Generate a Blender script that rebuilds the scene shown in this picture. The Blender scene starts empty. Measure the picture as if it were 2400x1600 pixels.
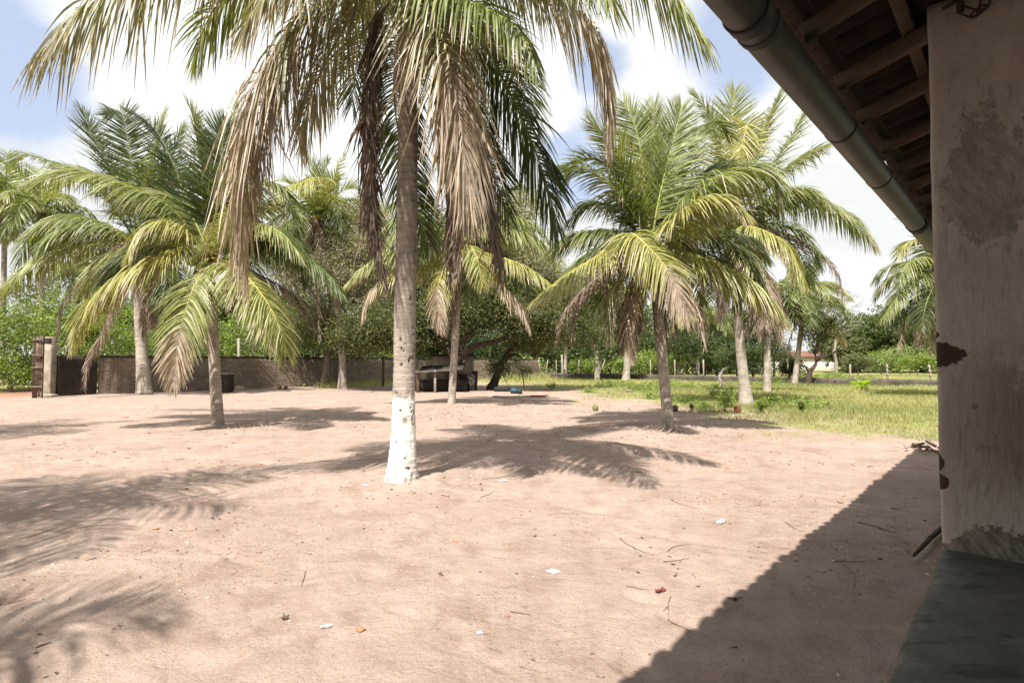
import bpy, math
import numpy as np
from mathutils import Vector, Matrix, noise as mnoise

C = bpy.context.scene.collection
SC = bpy.context.scene
R = math.radians
PI = math.pi
RNG = np.random.default_rng(7)

# ------------------------------------------------------------------ camera
EYE = 1.75
PITCH = R(2.1)
FPX = 1333.3
cam_d = bpy.data.cameras.new('camera')
cam_d.lens = 20; cam_d.sensor_width = 36
cam_d.clip_start = 0.05; cam_d.clip_end = 3000
cam = bpy.data.objects.new('camera', cam_d); C.objects.link(cam)
cam.location = (0, 0, EYE); cam.rotation_euler = (R(90) + PITCH, 0, 0)
SC.camera = cam

# ------------------------------------------------------------------ light
SUN_EL = R(57.0)
SUN_HEAD = R(20.0)           # light travels forward, turned this much to the right
ldir = Vector((math.sin(SUN_HEAD) * math.cos(SUN_EL), math.cos(SUN_HEAD) * math.cos(SUN_EL), -math.sin(SUN_EL)))
sun_d = bpy.data.lights.new('sun', 'SUN'); sun_d.energy = 5.0; sun_d.angle = R(0.6); sun_d.color = (1.0, 0.95, 0.87)
sun = bpy.data.objects.new('sun', sun_d); C.objects.link(sun)
sun.rotation_euler = ldir.to_track_quat('-Z', 'Y').to_euler(); sun.location = (-5, -10, 30)

SC.view_settings.view_transform = 'Standard'
SC.view_settings.look = 'None'
SC.view_settings.gamma = 1
SC.view_settings.use_curve_mapping = False
SC.view_settings.exposure = 1.22

world = bpy.data.worlds.new('World'); SC.world = world; world.use_nodes = True
nt = world.node_tree; nt.nodes.clear()
def wn(t, **k):
    n = nt.nodes.new(t)
    for a, b in k.items(): setattr(n, a, b)
    return n
def wl(a, b): nt.links.new(a, b)
sky = wn('ShaderNodeTexSky', sky_type='NISHITA'); sky.sun_disc = False
sky.sun_elevation = SUN_EL; sky.sun_rotation = math.atan2(-ldir.x, -ldir.y)
sky.air_density = 1.0; sky.dust_density = 1.5
geo = wn('ShaderNodeNewGeometry')
neg = wn('ShaderNodeVectorMath', operation='SCALE'); neg.inputs['Scale'].default_value = -1.0
wl(geo.outputs['Incoming'], neg.inputs[0])
D = neg.outputs[0]
sep = wn('ShaderNodeSeparateXYZ'); wl(D, sep.inputs[0])
def wm(op, a, b=None, c=None, clamp=False):
    n = wn('ShaderNodeMath', operation=op); n.use_clamp = clamp
    for i, v in enumerate((a, b, c)):
        if v is None: continue
        if isinstance(v, (int, float)): n.inputs[i].default_value = v
        else: wl(v, n.inputs[i])
    return n.outputs[0]
zc = wm('MAXIMUM', sep.outputs['Z'], 0.0)
den = wm('ADD', zc, 0.32)
px = wm('DIVIDE', sep.outputs['X'], den); py = wm('DIVIDE', sep.outputs['Y'], den)
comb = wn('ShaderNodeCombineXYZ'); wl(px, comb.inputs[0]); wl(py, comb.inputs[1]); wl(zc, comb.inputs[2])
def wnoise(scale, detail, rough, off=(0, 0, 0), dist=0.0):
    mp = wn('ShaderNodeMapping'); mp.inputs['Location'].default_value = off; wl(comb.outputs[0], mp.inputs[0])
    n = wn('ShaderNodeTexNoise'); n.inputs['Scale'].default_value = scale; n.inputs['Detail'].default_value = detail
    n.inputs['Roughness'].default_value = rough; n.inputs['Distortion'].default_value = dist
    wl(mp.outputs[0], n.inputs['Vector']); return n.outputs['Fac']
n1 = wnoise(2.4, 9, 0.6, (3, 1, 0), 0.15)
n2 = wnoise(0.9, 4, 0.5, (7.3, 2.2, 0))
# openings in the cloud cover: directions and their angular radius
cp, sp = math.cos(PITCH), math.sin(PITCH)
def pdir(x, y):
    u = (x - 1200) / FPX; v = (800 - y) / FPX
    return Vector((u, cp - v * sp, sp + v * cp)).normalized()
gap = None
for (x, y, rad, amp) in ((-30, 130, 8, 1.0), (100, 20, 4.5, .6), (1395, 150, 4, .75), (1350, 400, 5, .65), (1730, 90, 6.5, .95), (1395, 290, 4, .5), (-500, -200, 20, .9), (640, 560, 5, .4), (1250, -700, 18, .8), (2600, -300, 18, .7)):
    d = pdir(x, y)
    dp = wn('ShaderNodeVectorMath', operation='DOT_PRODUCT'); wl(D, dp.inputs[0]); dp.inputs[1].default_value = d
    c1 = math.cos(R(rad)); 
    m = wm('MULTIPLY', wm('DIVIDE', wm('SUBTRACT', dp.outputs['Value'], c1), 1 - c1, clamp=True), amp)
    gap = m if gap is None else wm('MAXIMUM', gap, m)
cov = wm('ADD', wm('MULTIPLY', wm('SUBTRACT', n1, 0.5), 2.4), 0.80)
cov = wm('ADD', cov, wm('MULTIPLY', gap, -1.5))
mr = wn('ShaderNodeMapRange'); mr.interpolation_type = 'SMOOTHSTEP'
mr.inputs['From Min'].default_value = -0.32; mr.inputs['From Max'].default_value = 0.42; wl(cov, mr.inputs['Value'])
cloudmask = mr.outputs[0]
shade = wn('ShaderNodeMapRange'); shade.inputs['From Min'].default_value = 0.38; shade.inputs['From Max'].default_value = 0.62
shade.inputs['To Min'].default_value = 0.84; shade.inputs['To Max'].default_value = 1.12; wl(n2, shade.inputs['Value'])
CLOUD = 4.0
cc = wn('ShaderNodeVectorMath', operation='SCALE'); cc.inputs[0].default_value = (CLOUD * 0.985, CLOUD, CLOUD * 1.0); wl(shade.outputs[0], cc.inputs['Scale'])
skb = wn('ShaderNodeMix', data_type='RGBA'); skb.inputs[0].default_value = 0.72
skb.inputs[7].default_value = (2.3, 2.55, 3.15, 1)
wl(sky.outputs[0], skb.inputs[6])
mix = wn('ShaderNodeMix', data_type='RGBA'); wl(cloudmask, mix.inputs[0]); wl(skb.outputs[2], mix.inputs[6]); wl(cc.outputs[0], mix.inputs[7])
bg = wn('ShaderNodeBackground'); bg.inputs['Strength'].default_value = 0.12; wl(mix.outputs[2], bg.inputs['Color'])
out = wn('ShaderNodeOutputWorld'); wl(bg.outputs[0], out.inputs['Surface'])

# ------------------------------------------------------------------ placing
def at(x, y, Y):
    """point at forward distance Y seen at photo position (x, y) of 2400 x 1600"""
    u = (x - 1200) / FPX; v = (800 - y) / FPX
    d = np.array((u, cp - v * sp, sp + v * cp)); d = d / d[1]
    return np.array((0, 0, EYE)) + d * Y
def grd(x, y):
    u = (x - 1200) / FPX; v = (800 - y) / FPX
    d = np.array((u, cp - v * sp, sp + v * cp))
    return np.array((0, 0, EYE)) + d * (-EYE / d[2])

# ------------------------------------------------------------------ materials
MATS = {}
class NT:
    def __init__(s, name):
        s.m = bpy.data.materials.new(name); s.m.use_nodes = True; s.t = s.m.node_tree; s.t.nodes.clear()
        s.o = s.n('ShaderNodeOutputMaterial')
    def n(s, t, **k):
        n = s.t.nodes.new(t)
        for a, b in k.items(): setattr(n, a, b)
        return n
    def l(s, a, b): s.t.links.new(a, b)
    def set(s, sock, v):
        if isinstance(v, (int, float)): sock.default_value = v
        elif isinstance(v, (tuple, list)): sock.default_value = tuple(v) if len(v) != 3 or sock.type == 'VECTOR' else tuple(v) + (1,)
        else: s.l(v, sock)
    def math(s, op, a, b=None, c=None, clamp=False):
        n = s.n('ShaderNodeMath', operation=op); n.use_clamp = clamp
        for i, v in enumerate((a, b, c)):
            if v is not None: s.set(n.inputs[i], v)
        return n.outputs[0]
    def coord(s, which='Object', scale=(1, 1, 1), loc=(0, 0, 0), rot=(0, 0, 0)):
        if which == 'World': src = s.n('ShaderNodeNewGeometry').outputs['Position']
        else: src = s.n('ShaderNodeTexCoord').outputs[which]
        mp = s.n('ShaderNodeMapping'); mp.inputs['Scale'].default_value = scale; mp.inputs['Location'].default_value = loc; mp.inputs['Rotation'].default_value = rot
        s.l(src, mp.inputs[0]); return mp.outputs[0]
    def noise(s, scale, detail=4, rough=.55, vec=None, dist=0.0):
        n = s.n('ShaderNodeTexNoise'); n.inputs['Scale'].default_value = scale; n.inputs['Detail'].default_value = detail
        n.inputs['Roughness'].default_value = rough; n.inputs['Distortion'].default_value = dist
        if vec is not None: s.l(vec, n.inputs['Vector'])
        return n.outputs['Fac']
    def rng(s, v, a, b, c=0., d=1., smooth=True):
        n = s.n('ShaderNodeMapRange'); n.interpolation_type = 'SMOOTHSTEP' if smooth else 'LINEAR'
        s.set(n.inputs['Value'], v)
        for k, q in zip(('From Min', 'From Max', 'To Min', 'To Max'), (a, b, c, d)): n.inputs[k].default_value = q
        return n.outputs[0]
    def mix(s, f, a, b, mode='MIX'):
        n = s.n('ShaderNodeMix', data_type='RGBA', blend_type=mode); n.clamp_factor = True
        s.set(n.inputs[0], f); s.set(n.inputs[6], a); s.set(n.inputs[7], b); return n.outputs[2]
    def attr(s, name='Col'):
        n = s.n('ShaderNodeAttribute', attribute_name=name); return n.outputs['Color'], n.outputs['Fac']
    def bump(s, h, strength=.5, dist=.02, normal=None):
        n = s.n('ShaderNodeBump'); n.inputs['Strength'].default_value = strength; n.inputs['Distance'].default_value = dist
        s.set(n.inputs['Height'], h)
        if normal is not None: s.l(normal, n.inputs['Normal'])
        return n.outputs[0]
    def principled(s, col, rough=.8, spec=.3, normal=None, metal=0., trans=None, tamount=0.0):
        p = s.n('ShaderNodeBsdfPrincipled'); s.set(p.inputs['Base Color'], col); s.set(p.inputs['Roughness'], rough)
        s.set(p.inputs['Specular IOR Level'], spec); s.set(p.inputs['Metallic'], metal)
        if normal is not None: s.l(normal, p.inputs['Normal'])
        o = p.outputs[0]
        if tamount > 0:
            t = s.n('ShaderNodeBsdfTranslucent'); s.set(t.inputs['Color'], trans if trans is not None else col)
            mx = s.n('ShaderNodeMixShader'); mx.inputs[0].default_value = tamount
            s.l(o, mx.inputs[1]); s.l(t.outputs[0], mx.inputs[2]); o = mx.outputs[0]
        s.l(o, s.o.inputs['Surface']); return s.m

def simple(name, c1, c2=None, scale=4., rough=.85, bump=.4, bscale=None, bdist=.01, spec=.25, metal=0., coord='World', stretch=(1, 1, 1), detail=6):
    if name in MATS: return MATS[name]
    s = NT(name); c2 = c2 or tuple(v * .6 for v in c1)
    v = s.coord(coord, stretch)
    f = s.rng(s.noise(scale, detail, .6, v), .3, .7)
    col = s.mix(f, c1, c2)
    col = s.mix(s.rng(s.noise(scale * 7, 3, .6, v), .45, .75, 0, .35), col, tuple(x * .55 for x in c2))
    nrm = s.bump(s.noise(bscale or scale * 8, 6, .65, v), bump, bdist) if bump else None
    MATS[name] = s.principled(col, rough, spec, nrm, metal); return MATS[name]

def leafmat(name, rough=.5, spec=.4, tam=.35, tmul=(1.5, 1.6, .7), sc=9.):
    s = NT(name); c, _ = s.attr()
    v = s.coord('World')
    f = s.rng(s.noise(sc, 3, .6, v), .3, .7, .78, 1.22)
    cc = s.n('ShaderNodeVectorMath', operation='SCALE'); s.l(c, cc.inputs[0]); s.l(f, cc.inputs['Scale'])
    t = s.mix(1.0, cc.outputs[0], tmul, 'MULTIPLY')
    MATS[name] = s.principled(cc.outputs[0], rough, spec, None, 0, t, tam); return MATS[name]

M_FROND = leafmat('palm_leaf', .47, .42, .28, (1.6, 1.65, .7))
M_DRYFROND = leafmat('dry_palm_leaf', .6, .35, .22, (1.2, 1.1, .9))
M_LEAF = leafmat('tree_leaf', .5, .35, .38, (1.5, 1.8, .6))
M_GRASS = leafmat('grass_blade', .6, .25, .45, (1.3, 1.4, .6), 3.)
M_RACHIS = leafmat('leaf_stalk', .5, .35, .0)
M_NUT = simple('coconut_skin', (.13, .19, .03), (.2, .22, .05), 6, .45, .1, spec=.4)

# ------------------------------------------------------------------ mesh helpers
def npmesh(name, V, F, mats, col=None, smooth=False, mi=None):
    V = np.asarray(V, dtype=np.float32).reshape(-1, 3)
    me = bpy.data.meshes.new(name)
    if isinstance(F, np.ndarray): groups = [F]
    else: groups = [np.asarray(f, dtype=np.int32) for f in F if len(f)]
    nl = sum(g.size for g in groups); nf = sum(len(g) for g in groups)
    me.vertices.add(len(V)); me.vertices.foreach_set('co', V.ravel())
    me.loops.add(nl); me.loops.foreach_set('vertex_index', np.concatenate([g.ravel() for g in groups]).astype(np.int32))
    me.polygons.add(nf)
    tot = np.concatenate([np.full(len(g), g.shape[1], dtype=np.int32) for g in groups])
    st = np.concatenate(([0], np.cumsum(tot)[:-1])).astype(np.int32)
    me.polygons.foreach_set('loop_start', st)
    try: me.polygons.foreach_set('loop_total', tot)
    except Exception: pass
    if smooth: me.polygons.foreach_set('use_smooth', np.ones(nf, dtype=bool))
    if mi is not None: me.polygons.foreach_set('material_index', np.asarray(mi, dtype=np.int32))
    me.update(calc_edges=True)
    if col is not None:
        a = me.color_attributes.new('Col', 'FLOAT_COLOR', 'POINT')
        c = np.ones((len(V), 4), dtype=np.float32); c[:, :3] = col
        a.data.foreach_set('color', c.ravel())
    for m in (mats if isinstance(mats, (list, tuple)) else [mats]): me.materials.append(m)
    return me

class MB:
    """collects quads/tris of several primitives into one mesh"""
    def __init__(s): s.V = []; s.Q = []; s.T = []; s.n = 0; s.Cc = []
    def add(s, V, Q=(), T=(), col=None):
        V = np.asarray(V, float).reshape(-1, 3)
        if len(Q): s.Q.append(np.asarray(Q, int) + s.n)
        if len(T): s.T.append(np.asarray(T, int) + s.n)
        s.V.append(V); s.n += len(V)
        s.Cc.append(np.tile(np.array(col if col is not None else (1, 1, 1), float), (len(V), 1)) if col is None or np.ndim(col) == 1 else np.asarray(col))
        return s
    def box(s, c, size, ax=None, bev=0.0, jit=0.0):
        """box centred at c; ax = 3 unit axes"""
        ax = np.eye(3) if ax is None else np.asarray(ax, float)
        h = np.asarray(size, float) / 2
        if bev <= 0:
            P = np.array([(x, y, z) for x in (-1, 1) for y in (-1, 1) for z in (-1, 1)], float) * h
            if jit: P = P + RNG.normal(0, jit, P.shape)
            Q = [(0, 1, 3, 2), (4, 6, 7, 5), (0, 4, 5, 1), (2, 3, 7, 6), (0, 2, 6, 4), (1, 5, 7, 3)]
            return s.add(P @ ax + np.asarray(c), Q)
        P = []; idx = {}
        for x in (-1, 1):
            for y in (-1, 1):
                for z in (-1, 1):
                    for a in range(3):
                        p = h * (x, y, z) - bev * np.array([x, y, z])
                        p[a] += bev * (x, y, z)[a]
                        idx[(x, y, z, a)] = len(P); P.append(p)
        P = np.array(P)
        if jit: P = P + RNG.normal(0, jit, P.shape)
        Q = []; T = []
        for a in range(3):
            b, c_ = (a + 1) % 3, (a + 2) % 3
            for sg in (-1, 1):
                q = []
                for (u, v) in ((-1, -1), (1, -1), (1, 1), (-1, 1)):
                    k = [0, 0, 0]; k[a] = sg; k[b] = u; k[c_] = v; q.append(idx[(*k, a)])
                Q.append(q if sg > 0 else q[::-1])
        for a in range(3):          # edges running along axis a
            b, c_ = (a + 1) % 3, (a + 2) % 3
            for u in (-1, 1):
                for v in (-1, 1):
                    k0 = [0] * 3; k0[a] = -1; k0[b] = u; k0[c_] = v; k1 = list(k0); k1[a] = 1
                    q = [idx[(*k0, b)], idx[(*k1, b)], idx[(*k1, c_)], idx[(*k0, c_)]]
                    Q.append(q if u * v < 0 else q[::-1])
        for x in (-1, 1):
            for y in (-1, 1):
                for z in (-1, 1):
                    t = [idx[(x, y, z, a)] for a in range(3)]; T.append(t if x * y * z > 0 else t[::-1])
        return s.add(P @ ax + np.asarray(c), Q, T)
    def tube(s, pts, rad, n=8, cap=True, col=None, jit=0.0):
        pts = np.asarray(pts, float); m = len(pts)
        rad = np.broadcast_to(np.asarray(rad, float), (m,)) if np.ndim(rad) <= 1 else np.asarray(rad)
        T = np.gradient(pts, axis=0); T /= np.linalg.norm(T, axis=1)[:, None] + 1e-9
        ref = np.array((0, 0, 1.)) if abs(T[0, 2]) < .9 else np.array((1., 0, 0))
        A = np.cross(T[0], ref); A /= np.linalg.norm(A); V = []
        for i in range(m):
            A = A - T[i] * (A @ T[i]); A /= np.linalg.norm(A) + 1e-9; B = np.cross(T[i], A)
            th = np.arange(n) * 2 * PI / n
            r = rad[i] if rad.ndim == 1 else rad[i][:, None]
            if jit: r = (rad[i] * (1 + RNG.normal(0, jit, n)))[:, None]
            V.append(pts[i] + (np.cos(th)[:, None] * A + np.sin(th)[:, None] * B) * r)
        V = np.concatenate(V); i = np.arange(m - 1)[:, None] * n; j = np.arange(n)[None]; k = (j + 1) % n
        Q = np.stack([i + j, i + k, i + n + k, i + n + j], -1).reshape(-1, 4); Tt = []
        if cap:
            V = np.vstack([V, pts[0], pts[-1]]); a = m * n
            Tt = [(a, (q + 1) % n, q) for q in range(n)] + [(a + 1, (m - 1) * n + q, (m - 1) * n + (q + 1) % n) for q in range(n)]
        if col is not None and np.ndim(col) == 2:
            cv = np.repeat(np.asarray(col), n, axis=0)
            if cap: cv = np.vstack([cv, col[0], col[-1]])
            return s.add(V, Q, Tt, cv)
        return s.add(V, Q, Tt, col)
    def mesh(s, name, mats, smooth=False, useccol=False, origin=(0, 0, 0)):
        V = np.concatenate(s.V) - np.asarray(origin, float)
        F = []
        if s.Q: F.append(np.concatenate(s.Q))
        if s.T: F.append(np.concatenate(s.T))
        return npmesh(name, V, F, mats, np.concatenate(s.Cc) if useccol else None, smooth)

LOC = {}
def empty(name, loc, label, cat, group=None):
    o = bpy.data.objects.new(name, None); C.objects.link(o); o.location = tuple(float(v) for v in loc); o.empty_display_size = .2
    o['label'] = label; o['category'] = cat
    if group: o['group'] = group
    LOC[o.name] = np.asarray(loc, float); return o
def origin_of(p):
    while p.parent is not None: p = p.parent
    return LOC[p.name]
def put(name, me, parent=None, loc=None, label=None, cat=None, group=None, kind=None):
    o = bpy.data.objects.new(name, me); C.objects.link(o)
    if parent is not None: o.parent = parent
    if loc is not None: o.location = tuple(float(v) for v in loc)
    if label: o['label'] = label
    if cat: o['category'] = cat
    if group: o['group'] = group
    if kind: o['kind'] = kind
    if parent is None: LOC[o.name] = np.asarray(loc if loc is not None else (0, 0, 0), float)
    return o
def part(name, mb, mats, parent, smooth=False, ccol=False, **k):
    return put(name, mb.mesh(name, mats, smooth, ccol, origin_of(parent)), parent, **k)
def single(name, mb, mats, loc, label, cat, group=None, smooth=False, ccol=False):
    return put(name, mb.mesh(name, mats, smooth, ccol, loc), None, loc, label, cat, group)

def catmull(P, m):
    P = np.asarray(P, float); n = len(P)
    E = np.vstack([2 * P[0] - P[1], P, 2 * P[-1] - P[-2]])
    seg = np.linalg.norm(np.diff(P, axis=0), axis=1); cum = np.concatenate(([0], np.cumsum(seg))); L = cum[-1]
    s = np.linspace(0, L, m); out = []
    for q in s:
        i = min(np.searchsorted(cum, q, side='right') - 1, n - 2); t = (q - cum[i]) / (seg[i] + 1e-9)
        p0, p1, p2, p3 = E[i], E[i + 1], E[i + 2], E[i + 3]
        out.append(.5 * ((2 * p1) + (-p0 + p2) * t + (2 * p0 - 5 * p1 + 4 * p2 - p3) * t * t + (-p0 + 3 * p1 - 3 * p2 + p3) * t ** 3))
    return np.array(out)
def unit(a): return a / (np.linalg.norm(a, axis=-1, keepdims=True) + 1e-9)
def sn(x, y, z=0.): return mnoise.noise(Vector((float(x), float(y), float(z))))

# ------------------------------------------------------------------ ground
UB = np.array([-.9, -.35, -.1, -.015, .06, .15, .27, .375, .6, .754, 1.0, 2.0])
YB = np.array([200., 200., 46., 41.0, 36., 30.0, 21.5, 17.0, 14.6, 12.6, 11.0, 9.0])
W0 = np.array((-22.9, 31.6)); W1 = np.array((3.0, 65.0))           # block wall
L0 = W1; L1 = np.array((33.0, 35.5))                               # low wall
def side(p, a, b): return (b[0] - a[0]) * (p[..., 1] - a[1]) - (b[1] - a[1]) * (p[..., 0] - a[0])
def grass_amount(X, Y, n):
    """>0 where grass grows; n = noise in -1..1"""
    P = np.stack([X, Y], -1); Yc = np.maximum(Y, .5)
    g = (Y / np.interp(X / Yc, UB, YB) - 1) * 3.4 + n * 1.5
    g = np.where(Y < 3, -5, g)
    beyond = side(P, W0, W1) > 0
    g = np.where(beyond & (X < 2), 1 + n * .8, g)
    # strip of tall grass at the foot of the wall
    d = np.abs(side(P, W0, W1)) / np.linalg.norm(W1 - W0)
    strip = (d < 5.5) & (X > -13.5) & (~beyond) & (X < 4)
    g = np.where(strip, np.maximum(g, 1.2 - d * .25 + n), g)
    road = (X < -24.5) & (Y < 37 + n)
    g = np.where(road, -3, g)
    return g
def ground_z(X, Y):
    z = .55 * np.clip((Y - 75) / 80, 0, 1) ** 2
    return z
def build_ground():
    th = np.concatenate([np.linspace(-48, 48, 760), np.linspace(48, 312, 120)[1:-1]]) * PI / 180
    r = np.concatenate([[0.0], np.geomspace(1.6, 60, 460), np.geomspace(60, 1500, 60)[1:]])
    TH, RR = np.meshgrid(th, r); X = np.sin(TH) * RR; Y = np.cos(TH) * RR
    # cheap value noise octaves on a lattice
    rs = np.random.default_rng(3)
    def vn(X, Y, s, seed):
        g = np.random.default_rng(seed).random((256, 256)) * 2 - 1
        x = X / s; y = Y / s; xi = np.floor(x).astype(int); yi = np.floor(y).astype(int); fx = x - xi; fy = y - yi
        fx = fx * fx * (3 - 2 * fx); fy = fy * fy * (3 - 2 * fy)
        G = lambda a, b: g[a % 256, b % 256]
        return (G(xi, yi) * (1 - fx) + G(xi + 1, yi) * fx) * (1 - fy) + (G(xi, yi + 1) * (1 - fx) + G(xi + 1, yi + 1) * fx) * fy
    c, s_ = math.cos(.6), math.sin(.6); X2 = X * c - Y * s_; Y2 = X * s_ + Y * c
    near = np.clip(1 - RR / 45, 0, 1)
    z = .035 * vn(X, Y, 3.1, 1) + .022 * vn(X2, Y2, 1.1, 2) + .013 * vn(X, Y, .45, 3) + .009 * vn(X2, Y2, .19, 4) * np.clip(1 - RR / 22, 0, 1) + .004 * vn(X, Y, .085, 5) * np.clip(1 - RR / 10, 0, 1)
    # soft footprints
    foot = vn(X2 * 1.0, Y2 * 1.6, .33, 6); z -= .036 * np.clip(foot - .38, 0, 1) * near * 2
    z = z * near + ground_z(X, Y)
    for (bx, by, rad, h) in MOUNDS:
        d = np.hypot(X - bx, Y - by); z += h * np.exp(-(d / rad) ** 2)
    n = .55 * vn(X, Y, 2.6, 8) + .35 * vn(X2, Y2, .9, 9) + .25 * vn(X, Y, .35, 10)
    gm = np.clip(.5 + grass_amount(X, Y, n) * .5, 0, 1)
    road = np.clip((-23.8 - X) / 3, 0, 1) * (Y > 20) * (Y < 40)
    col = np.stack([gm, road, np.clip(.5 + .5 * n, 0, 1)], -1).reshape(-1, 3)
    V = np.stack([X, Y, z], -1).reshape(-1, 3); nr, nt_ = X.shape
    i = np.arange(nr - 1)[:, None] * nt_; j = np.arange(nt_)[None]; k = (j + 1) % nt_
    Q = np.stack([i + j, i + k, i + nt_ + k, i + nt_ + j], -1).reshape(-1, 4)[:, ::-1]
    s = NT('sandy_ground'); cw = s.coord('World')
    a = s.n('ShaderNodeAttribute', attribute_name='Col'); sp_ = s.n('ShaderNodeSeparateColor'); s.l(a.outputs['Color'], sp_.inputs[0])
    g_, rd, nn = sp_.outputs
    big = s.rng(s.noise(.55, 5, .6, cw), .32, .68); med = s.rng(s.noise(3.3, 6, .65, cw), .35, .7)
    sand = s.mix(big, (0.368, 0.288, 0.246), (0.298, 0.224, 0.185)); sand = s.mix(s.math('MULTIPLY', med, .6), sand, (0.268, 0.194, 0.157))
    st = s.coord('World', (.35, 1.6, 1), rot=(0, 0, .25))
    sand = s.mix(s.rng(s.noise(2.2, 4, .6, st), .55, .72, 0, .45), sand, (0.422, 0.335, 0.284))
    grain = s.noise(160, 3, .7, cw)
    sand = s.mix(s.rng(grain, .44, .7, 0, .75), sand, (.21, .15, .12))
    grain2 = s.noise(48, 4, .75, cw)
    sand = s.mix(s.rng(grain2, .57, .7, 0, .85), sand, (.13, .09, .068))
    damp = s.math('MULTIPLY', s.rng(s.noise(1.7, 7, .72, cw), .47, .66), .55); sand = s.mix(damp, sand, (.19, .125, .095))
    speck = s.noise(85, 2, .8, cw); sand = s.mix(s.rng(speck, .66, .72, 0, .8), sand, (.45, .39, .34))
    litter = s.math('MULTIPLY', s.rng(s.noise(14, 5, .75, cw), .56, .68), s.rng(s.noise(.45, 3, .5, cw), .42, .62))
    sand = s.mix(s.math('MULTIPLY', litter, .9), sand, (.09, .058, .04))
    redd = s.mix(big, (.27, .15, .105), (.22, .125, .085)); sand = s.mix(rd, sand, redd)
    gc = s.mix(s.rng(s.noise(1.1, 6, .7, cw), .35, .65), (.17, .185, .06), (.27, .24, .11))
    gc = s.mix(s.rng(s.noise(9, 5, .7, cw), .5, .7, 0, .5), gc, (.07, .08, .025))
    gf = s.rng(s.math('ADD', g_, s.math('MULTIPLY', s.math('SUBTRACT', s.noise(7, 5, .7, cw), .5), 1.1)), .38, .95)
    col_ = s.mix(gf, sand, gc)
    b1 = s.bump(grain, .6, .008); b2 = s.bump(s.noise(30, 6, .7, cw), .8, .02, b1); b3 = s.bump(s.noise(5.5, 6, .65, cw), .6, .07, b2)
    m = s.principled(col_, .95, .12, b3)
    put('ground', npmesh('ground', V, Q, m, col, True), kind='structure')

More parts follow.
